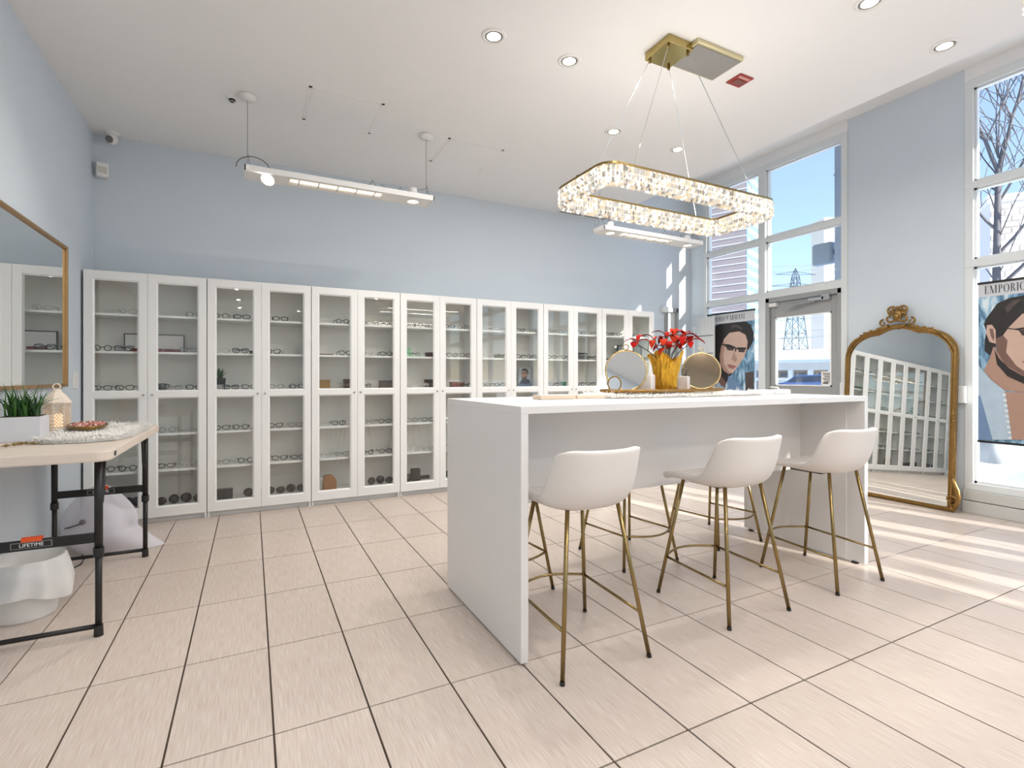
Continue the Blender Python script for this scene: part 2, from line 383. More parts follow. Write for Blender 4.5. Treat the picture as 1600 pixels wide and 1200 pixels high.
# ---------------------------------------------------------------- island counter
IX0, IX1, IY0, IY1, IZ = .982, 3.462, 1.84, 2.72, 1.067
isl = thing('island_counter', 'long white waterfall-edge island counter in the middle of the room', 'counter', ((IX0+IX1)/2, (IY0+IY1)/2, 0))
ix, iy = (IX1-IX0)/2, (IY1-IY0)/2
MB().box(-ix, ix, -iy, iy, IZ-.032, IZ).build('counter_top', M_LAM, isl, bevel=.002)
for s in (-1, 1):
    MB().box(min(s*ix, s*(ix-.035)), max(s*ix, s*(ix-.035)), -iy, iy, .012, IZ-.032).build('end_panel', M_LAM, isl, bevel=.002)
    f = MB()
    for yv in (-iy+.06, iy-.06): f.lathe([(.022, 0), (.022, .012)], (s*(ix-.0175), yv, 0), 10)
    for yv in (-iy+.06, iy-.06): MB().lathe([(.02, 0), (.02, .0125)], (s*(ix-.0175-.012), yv, 0), 10).build('levelling_foot', M_BLKPL, isl)
MB().box(-ix+.035, ix-.035, -.02, .02, .55, IZ-.032).build('modesty_panel', M_LAM, isl)
MB().box(ix-.041, ix-.035, -iy+.11, iy-.11, .012, IZ-.032).build('inner_liner', M_LAM, isl)

# ---------------------------------------------------------------- counter stools
def make_stool():
    t = thing('counter_stool', 'x', 'stool')
    # shell: profile from seat front (y+) to the top of the back (y-)
    prof = [(.235, .625, .175), (.225, .652, .195), (.15, .655, .205), (.05, .648, .21), (-.06, .641, .213), (-.135, .642, .214), (-.192, .67, .213), (-.226, .738, .209), (-.242, .82, .204), (-.252, .875, .198), (-.255, .895, .188)]
    nt_ = 13; vs = []; fs = []
    for i, (y, z, w) in enumerate(prof):
        for k in range(nt_):
            t_ = -1+2*k/(nt_-1); a = abs(t_)
            x = w*math.sin(t_*1.25)/math.sin(1.25)
            bend = max(0, 1-abs(i-6.)/4.6)
            zz = z+.004*a*a+.07*bend*a**3; yv = y
            back = min(1, max(0, (i-4)/3))
            yv += back*(.06*a**2.4)+bend*.065*a**3
            if i >= 9: zz -= .022*a**6
            vs.append((x, yv, zz))
    for i in range(len(prof)-1):
        for k in range(nt_-1):
            fs.append((i*nt_+k, i*nt_+k+1, (i+1)*nt_+k+1, (i+1)*nt_+k))
    me = bpy.data.meshes.new('seat_shell'); me.from_pydata(vs, [], fs); me.materials.append(M_FABRIC); me.update()
    o = place('seat_shell', me, t, smooth=True)
    s = o.modifiers.new('solid', 'SOLIDIFY'); s.thickness = .034; s.offset = 0
    b = o.modifiers.new('sub', 'SUBSURF'); b.levels = 2; b.render_levels = 2
    MB().box(-.095, .095, -.07, .125, .618, .634).build('seat_plate', M_BLKPL, t, bevel=.004)
    tops = {}
    def foot(sx, sy): return Vector((sx*.2185, sy*.235, 0))
    def top(sx, sy): return Vector((sx*.13, sy*.135, .64))
    for sx in (-1, 1):
        for sy in (-1, 1):
            a, c = foot(sx, sy), top(sx, sy)
            l = MB().tube([a+(c-a)*.012, c], .0095, 10).build('leg', M_GOLD, t, smooth=True)
            MB().tube([a, a+(c-a)*.02], .0105, 10).build('foot_cap', M_BLKPL, l, smooth=True)
    def at(sx, sy, z): a, c = foot(sx, sy), top(sx, sy); return a+(c-a)*(z/c.z)
    for sx in (-1, 1): MB().tube([at(sx, -1, .185), at(sx, 1, .205)], .0065, 8).build('side_rung', M_GOLD, t, smooth=True)
    p, q = at(-1, 1, .205), at(1, 1, .205)
    MB().tube([p.lerp(q, k/14)+Vector((0, .075*math.sin(PI*k/14), 0)) for k in range(15)], .0065, 8).build('footrest', M_GOLD, t, smooth=True)
    return t
stool = make_stool()
spots = [(1.285, 1.895, 0, 'white bucket counter stool nearest the camera, at the left end of the island'), (2.215, 1.9, 0, 'white bucket counter stool on the near side of the island, middle of three'),
         (3.055, 1.895, 0, 'white bucket counter stool at the right end of the island, near side'),
         (1.285, 2.67, PI, 'far-side counter stool at the left end, only brass legs showing'), (2.232, 2.68, PI, 'far-side counter stool at the island middle, only brass legs showing'), (3.055, 2.69, PI, 'far-side counter stool at the right end, only brass legs showing')]
for i, (x, y, a, lab) in enumerate(spots):
    o = stool if i == 0 else copy_tree(stool)
    o.location = (x, y, 0); o.rotation_euler = (0, 0, a); o['label'] = lab; o['group'] = 'counter stools around the island'

# ---------------------------------------------------------------- chandeliers and ceiling lamps
def crystal_mats():  # sparkle painted into the crystals as differing glow strengths, scattered at random
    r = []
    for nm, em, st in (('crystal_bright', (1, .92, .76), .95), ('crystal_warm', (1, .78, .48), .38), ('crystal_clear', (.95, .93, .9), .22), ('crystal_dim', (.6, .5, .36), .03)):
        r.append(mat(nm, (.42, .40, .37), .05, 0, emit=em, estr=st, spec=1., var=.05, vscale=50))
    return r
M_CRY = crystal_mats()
def rrect(hx, hy, r, n=6):
    pts = []
    for cx, cy, a0 in ((hx-r, hy-r, 0), (-hx+r, hy-r, PI/2), (-hx+r, -hy+r, PI), (hx-r, -hy+r, 1.5*PI)):
        for k in range(n+1):
            a = a0+PI/2*k/n; pts.append(Vector((cx+r*math.cos(a), cy+r*math.sin(a), 0)))
    return pts
def resample(pts, step):
    out = []; P = pts+[pts[0]]; L_ = 0; d = 0
    for a, b in zip(P, P[1:]):
        l = (b-a).length
        if l < 1e-9: continue
        while d <= L_+l-1e-9:
            out.append((a.lerp(b, (d-L_)/l), (b-a).normalized())); d += step
        L_ += l
    return out
def chandelier(label, cx, cy, zb, canopy):
    rnd = random.Random(3)
    t = thing('chandelier', label, 'chandelier', (cx, cy, zb))
    HX, HYY, H = .655, .235, .098
    path = rrect(HX, HYY, .07)
    for off, nm in ((-.022, 'inner_band'), (.022, 'outer_band')):
        pass
    # gold channel on top
    q = MB(); P = path+[path[0]]
    top = []
    n_ = len(path); nr = []
    for i in range(n_):
        tg = (path[(i+1) % n_]-path[i-1]).normalized(); nr.append(Vector((tg.y, -tg.x, 0)))
    vs = []; fs = []
    for i in range(n_):
        for o_, z in ((-.026, H), (.026, H), (.026, H+.012), (-.026, H+.012)):
            vs.append(path[i]+nr[i]*o_+Vector((0, 0, z)))
    for i in range(n_):
        j = (i+1) % n_
        for k in range(4): fs.append((i*4+k, i*4+(k+1) % 4, j*4+(k+1) % 4, j*4+k))
    q._add(vs, fs); q.build('ring_channel', M_GOLD, t)
    # led strip inside
    vs = []; fs = []
    for i in range(n_):
        for o_, z in ((-.008, .02), (.008, .02), (.008, H), (-.008, H)): vs.append(path[i]+nr[i]*o_+Vector((0, 0, z)))
    for i in range(n_):
        j = (i+1) % n_
        for k in range(4): fs.append((i*4+k, i*4+(k+1) % 4, j*4+(k+1) % 4, j*4+k))
    MB()._add(vs, fs).build('led_strip', mat('led_strip', (1, .95, .85), .5, emit=(1, .88, .68), estr=.5), t)
    # crystal prisms, hundreds: one part
    cr = MB()
    for side in (-1, 1):
        for p, tg in resample(path, .0185):
            nn = Vector((tg.y, -tg.x, 0)); c = p+nn*side*.024
            zc = [0.0, .03, .062, H]
            for a in range(3):
                z0, z1 = zc[a]+.001, zc[a+1]-.001; zm = (z0+z1)/2+rnd.uniform(-.004, .004)
                w = .0085; m = rnd.choices((0, 1, 2, 3), (.28, .26, .3, .16))[0]
                tip = c+nn*side*.012
                v = [c-tg*w+Vector((0, 0, z0)), c+tg*w+Vector((0, 0, z0)), c+tg*w+Vector((0, 0, z1)), c-tg*w+Vector((0, 0, z1)), tip+Vector((0, 0, zm))]
                o0 = len(cr.v); cr.v += [tuple(x) for x in v]
                for f in ((0, 1, 4), (1, 2, 4), (2, 3, 4), (3, 0, 4)):
                    cr.f.append(tuple(o0+i for i in f)); cr.mi.append(rnd.choices((m, 0, 1, 2, 3), (.45, .12, .15, .18, .1))[0])
    for p, tg in resample(path, .0185):           # drops under the ring
        nn = Vector((tg.y, -tg.x, 0))
        for o_ in (-.012, .012):
            c = p+nn*o_; m = rnd.choices((0, 1, 2, 3), (.22, .4, .2, .18))[0]
            v = [c-tg*.008-nn*.01+Vector((0, 0, .004)), c+tg*.008-nn*.01+Vector((0, 0, .004)), c+tg*.008+nn*.01+Vector((0, 0, .004)), c-tg*.008+nn*.01+Vector((0, 0, .004)), c+Vector((0, 0, -.012))]
            o0 = len(cr.v); cr.v += [tuple(x) for x in v]
            for f in ((0, 1, 4), (1, 2, 4), (2, 3, 4), (3, 0, 4)): cr.f.append(tuple(o0+i for i in f)); cr.mi.append(m)
    o = cr.build('crystals', M_CRY, t); o['kind'] = 'stuff'
    # canopy + wires
    x0, x1, y0, y1 = canopy
    zt = ZC-zb
    MB().box(x0-cx, x1-cx, y0-cy, y1-cy, zt-.05, zt).build('canopy', mat('polished_gold', srgb(176, 158, 104), .14, 1., var=.05), t, bevel=.004)
    kx, ky = (x0+x1)/2-cx, (y0+y1)/2-cy
    for sx, sy in ((-1, -1), (1, -1), (-1, 1), (1, 1)):
        a = Vector((kx+sx*(x1-x0)*.4, ky+sy*(y1-y0)*.38, zt-.05)); b = Vector((sx*HX*.74, sy*HYY, H+.01))
        MB().tube([a, b], .0022, 6).build('suspension_wire', M_CHROME, t)
        MB().lathe([(.009, -.02), (.009, 0)], a, 10).build('wire_grip', M_GOLD, t)
    for sy in (-1, 1):                      # the ring shines up from the channel and down below the drops
        for up in (0, 1):
            l = bpy.data.lights.new('chandelier_glow', 'AREA'); l.shape = 'RECTANGLE'; l.size = 1.1; l.size_y = .03; l.energy = 1.5 if up else 3; l.color = (1, .95, .88)
            lo = bpy.data.objects.new('chandelier_glow', l); COL.objects.link(lo); lo.parent = t; lo.location = (0, sy*HYY, H+.016 if up else -.016); lo.rotation_euler = (PI if up else 0, 0, 0)
    return t
chandelier('rectangular crystal ring chandelier hanging over the island', 2.3, 2.365, 2.2, (2.19, 2.385, 2.25, 2.46))
chandelier('second crystal chandelier, cut off at the top right corner', 2.55, .36, 2.2, (2.45, 2.65, .25, .46))
# gold-edged square ceiling plate beside the canopy
t = thing('ceiling_plate', 'square grey mesh ceiling plate with gilt edge next to the chandelier canopy', 'ceiling plate', (2.57, 2.325, ZC))
MB().box(-.2, .2, -.125, .125, -.03, 0).build('plate_frame', mat('pale_gilt', srgb(210, 200, 160), .3, .6, var=.03), t, bevel=.006)
MB().box(-.185, .185, -.11, .11, -.034, -.03).build('mesh_panel', mat('grey_mesh', srgb(150, 148, 144), .6, .3, bump=.6, bscale=900, var=.05), t)

LAMP_W = 6.9
def downlight(x, y, label, e=LAMP_W):
    t = thing('recessed_downlight', label, 'ceiling light', (x, y, ZC), 0, 'recessed ceiling downlights')
    MB().lathe([(.052, -.001), (.055, -.008), (.072, -.006), (.075, 0)], n=28, cap=False).build('trim_ring', M_WHITEPL, t, smooth=True)
    MB().lathe([(.0, -.004), (.042, -.004)], n=24, cap=False).build('lamp_face', mat('lamp_face', (1, .95, .85), .4, emit=(1, .87, .66), estr=9.), t)
    MB().lathe([(.041, -.0062), (.05, -.0062), (.053, -.002)], n=24, cap=False).build('shadow_gap', M_GREYPL, t)
    l = bpy.data.lights.new('downlight_beam', 'AREA'); l.shape = 'DISK'; l.size = .07; l.energy = e; l.color = (1, .97, .93)
    l.spread = R(180)
    lo = bpy.data.objects.new('downlight_beam', l); COL.objects.link(lo); lo.parent = t; lo.location = (0, 0, -.0085)
for x, y, lab in ((1.282, 2.745, 'recessed ceiling downlight left of the chandelier, leftmost in view'), (1.812, 2.74, 'recessed ceiling downlight just left of the chandelier wires'), (2.661, 3.362, 'recessed ceiling downlight behind the left chandelier wire'),
                  (3.378, 3.366, 'recessed ceiling downlight between the two right chandelier wires'), (2.973, 1.572, 'recessed ceiling downlight cut by the top picture edge'), (3.772, 1.57, 'recessed ceiling downlight at the right, above the grey column')):
    downlight(x, y, lab)
k = 0
for y in (.2, -1.6, -3.4, -5.2, -7.0):  # unseen downlights added as fill to brighten the room
    for x in (-.3, 1.3, 2.9):
        downlight(x, y, 'recessed fill downlight added unseen behind the camera, %s row, %s' % (ORD[k//3], ('left', 'middle', 'right')[k % 3]), LAMP_W*1.0); k += 1

# ---------------------------------------------------------------- hanging lamp bars
def lamp_bar(label, x0, x1, y0, y1, zb, tilt_left):
    t = thing('hanging_lamp_bar', label, 'lamp', (x0, y0, zb), 0, 'hanging white lamp bars')
    Lx, Ly, H = x1-x0, y1-y0, .042
    s0, s1 = Lx*.21, Lx*.71       # slot with the tubes
    b = MB()
    b.box(0, Lx, 0, .012, 0, H).box(0, Lx, Ly-.012, Ly, 0, H).box(0, .012, 0, Ly, 0, H).box(Lx-.012, Lx, 0, Ly, 0, H)
    b.box(.012, s0, .012, Ly-.012, .004, .012).box(s1, Lx-.012, .012, Ly-.012, .004, .012)
    b.box(s0, s1, .012, .05, .004, .012).box(s0, s1, Ly-.05, Ly-.012, .004, .012).box(s0-.02, s1+.02, .04, Ly-.04, .03, .036)
    b.build('housing', M_WHITEPL, t, bevel=.002)
    for yv in (Ly/2-.022, Ly/2+.022): MB().tube([(s0+.01, yv, .016), (s1-.01, yv, .016)], .009, 10).build('tube_lamp', mat('tube_lamp', (1, .95, .9), .3, emit=(1, .8, .58), estr=.75), t, smooth=True)
    for k in range(5):
        xx = s0+(s1-s0)*(k+.5)/5; MB().box(xx-.004, xx+.004, .05, Ly-.05, -.001, .006).build('guard_bar', M_CHROME, t)
    for i, xx in enumerate((Lx*.11, Lx*.89)):
        a = R(-38) if (i == 0 and tilt_left) else 0
        sp = MB().lathe([(.045, -.012), (.052, -.012), (.05, .0), (.035, .05), (.033, .1), (.0, .1)], n=20, cap=False).build('spot_lamp', M_WHITEPL, t, smooth=True, loc=(xx, Ly/2-(.02 if a else 0), -.012 if a else .008), rot=(a, -a*.5, 0))
        MB().lathe([(.0, -.008), (.046, -.008)], n=20, cap=False).build('spot_face', mat('spot_face', (1, .95, .85), .3, emit=(1, .86, .64), estr=1.6), sp)
        l = bpy.data.lights.new('spot_beam', 'AREA'); l.shape = 'DISK'; l.size = .09; l.energy = 4; l.color = (1, .94, .85); l.spread = R(140)
        lo = bpy.data.objects.new('spot_beam', l); COL.objects.link(lo); lo.parent = sp; lo.location = (0, 0, -.016)
    for xx in (.02, Lx-.04):
        zt = ZC-zb
        MB().lathe([(.0, 0), (.058, 0), (.062, -.012), (.05, -.03), (.0, -.034)][::-1], (xx, Ly/2, zt), 24, cap=False).build('canopy', M_WHITEPL, t, smooth=True)
        MB().tube([(xx, Ly/2, zt-.03), (xx, Ly/2, .16), (xx+.006, Ly/2, .13)], .0022, 6).build('suspension_wire', M_GREYPL, t)
        MB().tube([(xx, Ly/2, .16), (xx+.002, .02, H)], .0018, 6).tube([(xx, Ly/2, .16), (xx+.03, Ly-.02, H)], .0018, 6).build('wire_fork', M_GREYPL, t)
    c = MB(); rnd = random.Random(5)
    c.tube([(Lx*.07+.11*math.cos(PI*k/10)-.04, Ly*.4, H+.09*math.sin(PI*k/10)) for k in range(11)], .004, 6)
    for j in range(5):
        xs = Lx*(.62+.07*j); pts = [Vector((xs+.03*k+rnd.uniform(-.02, .02), Ly*.5+rnd.uniform(-.03, .03), H+.012+rnd.uniform(0, .07)*(1 if 0 < k < 5 else 0))) for k in range(6)]
        c.tube(pts, .0025, 5)
    c.build('loose_cable', M_GREYPL, t, smooth=True)['kind'] = 'stuff'
    return t
lamp_bar('white hanging lamp bar with tilted spotlight above the left cabinets', -.045, 1.345, 4.035, 4.235, 2.64, True)
lamp_bar('white hanging lamp bar partly hidden behind the crystal chandelier', 3.08, 4.44, 4.035, 4.235, 2.64, False)

# small things on the ceiling
o = MB().box(-.36, .36, -.03, .03, -.012, 0).build('slot_vent', M_CEIL); o.location = (3.69, 5.27, ZC); tag(o, 'long slot air vent in the ceiling at the cabinet wall', 'vent')
for k in range(2): MB().box(-.34+.36*k, -.02+.36*k, -.016, .016, -.0135, -.012).build('louver', mat('dark_louver', srgb(110, 112, 110), .6, var=.1), o)
def ceil_thing(name, label, cat, x, y): return thing(name, label, cat, (x, y, ZC))
t = ceil_thing('sprinkler_head', 'dark sprinkler head on the ceiling left of the chandelier', 'sprinkler', 2.951, 4.268)
MB().lathe([(.04, 0), (.036, -.006), (.015, -.012), (.012, -.035), (.0, -.035)], n=16, cap=False).build('sprinkler_body', M_GREYPL, t, smooth=True)
MB().lathe([(.0, -.04), (.026, -.04), (.026, -.036), (.0, -.036)], n=14, cap=False).build('deflector', M_BLKPL, t)
t = ceil_thing('sprinkler_head', 'dark sprinkler head on the ceiling beside the lamp bar canopy', 'sprinkler', -.125, 4.22)
MB().lathe([(.04, 0), (.036, -.008), (.022, -.012), (.018, -.03), (.0, -.03)], n=16, cap=False).build('sprinkler_body', M_WHITEPL, t, smooth=True)
MB().ball((0, 0, -.018), .024, mi=0, sq=(1, 1, .7)).build('deflector', M_BLKPL, t, smooth=True)
t = ceil_thing('alarm_plate', 'small square red alarm plate on the ceiling right of the canopy', 'alarm', 2.967, 2.389)
MB().box(-.065, .065, -.06, .06, -.008, 0).build('plate', mat('alarm_red', srgb(150, 48, 34), .5, var=.1), t, bevel=.002)
MB().box(-.04, .04, -.014, .034, -.012, -.008).build('speaker_window', mat('alarm_dark', srgb(120, 70, 60), .5, var=.1), t)
MB().box(-.05, .05, -.045, -.025, -.0095, -.008).build('lettering_strip', mat('alarm_white', srgb(200, 150, 140), .5, var=.1), t)
# access hatches flush with the ceiling
for (x, y, lab) in ((.62, 4.06, 'flush square access hatch in the ceiling behind the lamp bar'), (1.75, 4.35, 'flush square access hatch in the ceiling right of the lamp bar')):
    o = MB().box(-.24, .24, -.24, .24, -.003, 0).build('access_hatch', M_CEIL); o.location = (x, y, ZC); tag(o, lab, 'hatch')
    MB().box(-.262, -.242, -.262, .262, -.002, 0).box(.242, .262, -.262, .262, -.002, 0).box(-.262, .262, -.262, -.242, -.002, 0).box(-.262, .262, .242, .262, -.002, 0).build('hatch_rim', M_CEIL, o)
# sensor and camera in the corner
t = thing('motion_sensor', 'white motion sensor in the corner above the first cabinet', 'sensor', (XL+.065, YB-.035, 2.905), R(20))
MB().box(-.042, .042, -.028, .028, -.06, .06).build('sensor_body', M_WHITEPL, t, bevel=.01)
MB().box(-.03, .03, -.034, -.026, -.03, .02).build('sensor_lens', mat('sensor_lens', srgb(205, 200, 190), .4, var=.03), t, bevel=.004)
t = thing('security_camera', 'small white round security camera at the ceiling corner', 'camera', (-1.03, 5.28, ZC))
MB().lathe([(.05, 0), (.048, -.02), (.02, -.025), (.02, -.04), (.0, -.04)], n=18, cap=False).build('mount', M_WHITEPL, t, smooth=True)
MB().ball((0, -.01, -.055), .045).build('camera_ball', M_WHITEPL, t, smooth=True)
MB().lathe([(.0, .046), (.026, .044), (.03, .036)], n=16, cap=False).build('camera_lens', M_GREYPL, t, loc=(0, -.01, -.055), rot=(R(115), 0, R(-20)))

# ---------------------------------------------------------------- left wall: mirror, switches
mz0, mz1, my0, my1 = 1.118, 2.095, 3.05, 4.59
t = thing('wall_mirror', 'large rectangular wall mirror in thin gold frame at the left edge', 'mirror', (XL, my0, mz0))
MB().box(.012, .016, .015, my1-my0-.015, .015, mz1-mz0-.015).build('mirror_glass', M_MIRROR, t)
f = .022; hh, ww = mz1-mz0, my1-my0
M_RGOLD = mat('aged_gold_frame', srgb(178, 140, 92), .35, .8, var=.15, vscale=20)
MB().box(0, .03, 0, f, 0, hh).box(0, .03, ww-f, ww, 0, hh).box(0, .03, f, ww-f, 0, f).box(0, .03, f, ww-f, hh-f, hh).build('mirror_frame', M_RGOLD, t, bevel=.004)
t = thing('light_switch', 'white double rocker switch on the left wall by the cabinet', 'switch', (XL, 4.86, 1.16))
MB().box(0, .007, -.06, .06, -.06, .06).build('switch_plate', M_WHITEPL, t, bevel=.002)
for yv in (-.028, .028): MB().box(.007, .011, yv-.016, yv+.016, -.034, .034).build('rocker', M_WHITEPL, t, bevel=.002)

# ---------------------------------------------------------------- big gilt mirror leaning on the column
t = thing('floor_mirror', 'tall ornate gilt floor mirror with crest leaning against the column', 'mirror', (5.475, 2.685, 0)); t.rotation_euler = (0, R(3.2), 0)
HW, HT = .475, 1.72
def outline(o_, n=12):
    """arched outline in local (y,z); o_ = inset"""
    w = HW-o_; pts = [(-w, o_)]
    r = .27
    for k in range(n+1):                # shoulders
        a = PI-PI/2*k/n; pts.append((-w+r+r*math.cos(a)*1., 1.40-o_+.24*math.sin(a)))
    for k in range(1, 9):                # gentle rise to the middle
        s = k/9; pts.append((-w+r+(2*(w-r))*s, 1.64-o_+.055*math.sin(PI*s)))
    for k in range(n+1):
        a = PI/2-PI/2*k/n; pts.append((w-r+r*math.cos(a), 1.40-o_+.24*math.sin(a)))
    pts.append((w, o_)); return pts
ol = outline(.0); il = outline(.035)
MB().prism([(-.012, y, z) for y, z in il], (0, 0, 0), (.01, 0, 0)).build('mirror_glass', M_MIRROR, t)
path = [Vector((-.012, y, max(z, .022))) for y, z in outline(.018)]
MB().tube(path, .021, 10, closed=True).build('mirror_frame', M_ANTQ, t, smooth=True)
MB().tube([Vector((-.026, y, max(z, .03))) for y, z in outline(.034)], .008, 8, closed=True).build('inner_bead', M_ANTQ, t, smooth=True)
MB().prism([(0, y, z) for y, z in ol], (0, 0, 0), (.014, 0, 0)).build('back_board', M_ANTQ, t)
# carved crest
cr = MB(); rnd = random.Random(11)
def scroll(cy, cz, r0, turns, sgn, rot, rad, x=-.03):
    pts = []; N = int(18*turns)
    for k in range(N+1):
        a = rot+sgn*2*PI*turns*k/N; r = r0*(1-.85*k/N); pts.append(Vector((x-.01*k/N, cy+r*math.cos(a), cz+r*math.sin(a))))
    cr.tube(pts, [rad*(1-.5*k/N) for k in range(N+1)], 7)
ct = 1.71
def zo(y):
    y = abs(y); w = HW-.018; r = .27
    if y < w-r: return 1.622+.055*math.cos(PI/2*y/(w-r))
    return 1.382+.24*math.sqrt(max(0, 1-((y-(w-r))/r)**2))
cr.ball((-.03, 0, ct+.07), .055, 12, 8, sq=(.45, .8, 1.1)); cr.ball((-.048, 0, ct+.06), .028, 10, 7, sq=(.6, 1, 1.2))
for s in (-1, 1):
    scroll(s*.06, ct+.045, .055, 1.2, s, PI/2, .014); scroll(s*.05, ct+.115, .045, 1.1, -s, PI/2+s*.6, .011)
    scroll(s*.12, ct+.005, .035, 1.1, -s, PI/2, .011)
    cr.tube([(-.03, s*y, zo(y)+.016) for y in (.08, .14, .2, .26, .32)], [.017, .014, .012, .009, .005], 7)
    for k in range(7):
        y = s*(.13+.032*k); cr.ball((-.034, y, zo(y)+.02+.008*(k % 2)), .018-.0012*k, 8, 6, sq=(.7, 1.2, .8))
    cr.tube([(-.034, s*y, zo(y)+.006) for y in (.33, .37, .41, .44, .455)], [.006, .014, .014, .012, .005], 7)
for k in range(7):
    a = PI*k/6; cr.ball((-.03, .062*math.cos(a), ct+.085+.06*math.sin(a)), .017, 8, 6, sq=(.7, 1, 1))
cr.tube([(-.03, -.08, ct-.02), (-.035, -.04, ct-.04), (-.035, 0, ct-.05), (-.035, .04, ct-.04), (-.03, .08, ct-.02)], .014, 7)
cr.build('carved_crest', M_ANTQ, t, smooth=True)
for s in (-1, 1):
    cr = MB()
    cr.tube([(-.02, s*.465, .33), (-.034, s*.48, .26), (-.034, s*.505, .2), (-.03, s*.515, .13), (-.03, s*.5, .06), (-.025, s*.47, .02)], [.008, .018, .02, .02, .017, .012], 8)
    scroll(s*.462, .11, .05, 1.2, s, -PI/2, .013); cr.ball((-.02, s*.47, .03), .028, 10, 6, sq=(.8, 1, .9))
    cr.build('corner_scroll', M_ANTQ, t, smooth=True)
    cr = MB(); cr.ball((-.03, s*.46, .85), .02, 8, 8, sq=(.8, .8, 2.2)); cr.ball((-.035, s*.465, .89), .014, 8, 6); cr.ball((-.035, s*.465, .8), .014, 8, 6); cr.build('side_ornament', M_ANTQ, t, smooth=True)
# white boxes on the column beside the mirror
for y, z, h, lab in ((2.205, 1.03, .15, 'white wall box on the column right of the gilt mirror'), (3.205, 1.04, .17, 'white wall box between the exit door and the gilt mirror')):
    o = MB().box(-.05, 0, -.035, .035, -h/2, h/2).build('wall_box', M_WHITEPL, bevel=.004); o.location = (XR, y, z); tag(o, lab, 'wall box')
    MB().box(-.053, -.05, -.028, .028, -h/2+.01, h/2-.01).build('box_cover', M_FRAME, o)

# ---------------------------------------------------------------- folding table
TX0, TX1, TY0, TY1, TZ = -1.15, -.562, 2.83, 4.25, .86
t = thing('folding_table', 'beige plastic folding table on black steel legs by the left wall', 'table', ((TX0+TX1)/2, (TY0+TY1)/2, 0))
hx, hy = (TX1-TX0)/2, (TY1-TY0)/2
poly = [Vector((p.x, p.y, TZ-.048)) for p in rrect(hx, hy, .06, 6)]
M_TABLE = mat('almond_plastic', srgb(222, 208, 194), .55, bump=.25, bscale=350, var=.02)
MB().prism(poly, (0, 0, 0), (0, 0, .048)).build('tabletop', M_TABLE, t, bevel=.008)
MB().box(hx-.002, hx+.002, -hy+.09, -hy+.125, TZ-.034, TZ-.014).build('edge_badge', M_BLKPL, t)
for yv in (2.95-(TY0+TY1)/2, 4.105-(TY0+TY1)/2):
    lx = -.625-(TX0+TX1)/2; rx = -lx
    for xx in (lx, -lx):
        l = MB().tube([(xx, yv, .38), (xx, yv, TZ-.045)], .0165, 12).build('leg', M_BLACK, t, smooth=True)
        MB().tube([(xx, yv, .03), (xx, yv, .40)], .0135, 12).build('lower_leg', M_BLACK, l, smooth=True)
        MB().lathe([(.021, .365), (.021, .405)], (xx, yv, 0), 12).build('collar', M_BLKPL, l)
        MB().lathe([(.019, 0), (.017, .05)], (xx, yv, 0), 12).build('foot_cap', M_BLKPL, l)
    MB().tube([(-rx, yv, .045), (rx, yv, .045)], .011, 10).build('floor_bar', M_BLACK, t, smooth=True)
    b = MB().box(-rx, rx, yv-.008, yv+.008, .43, .475).build('cross_bar', M_BLACK, t, bevel=.003)
    MB().box(-.035, .035, yv-.012, yv+.012, .468, .486).build('lock_slider', mat('orange_plastic', srgb(226, 84, 30), .5, var=.05), b)
    MB().box(-.07, .07, yv-.0105, yv-.008, .44, .468).build('badge', M_GREYPL, b)
    MB().box(-.066, .066, yv-.0112, yv-.0105, .443, .465).build('badge_face', M_BLKPL, b)
    text_mesh('badge_lettering', 'LIFETIME', .0215, M_WHITEPL, b, (0, yv-.0118, .454), (PI/2, 0, 0))
    s = 1 if yv < 0 else -1
    MB().tube([(lx-.0, yv+s*.02, .6), (lx, yv+s*.06, .6), (lx, yv+s*.075, .64), (lx, yv+s*.11, TZ-.05)], .007, 8).build('folding_brace', M_BLACK, t, smooth=True)

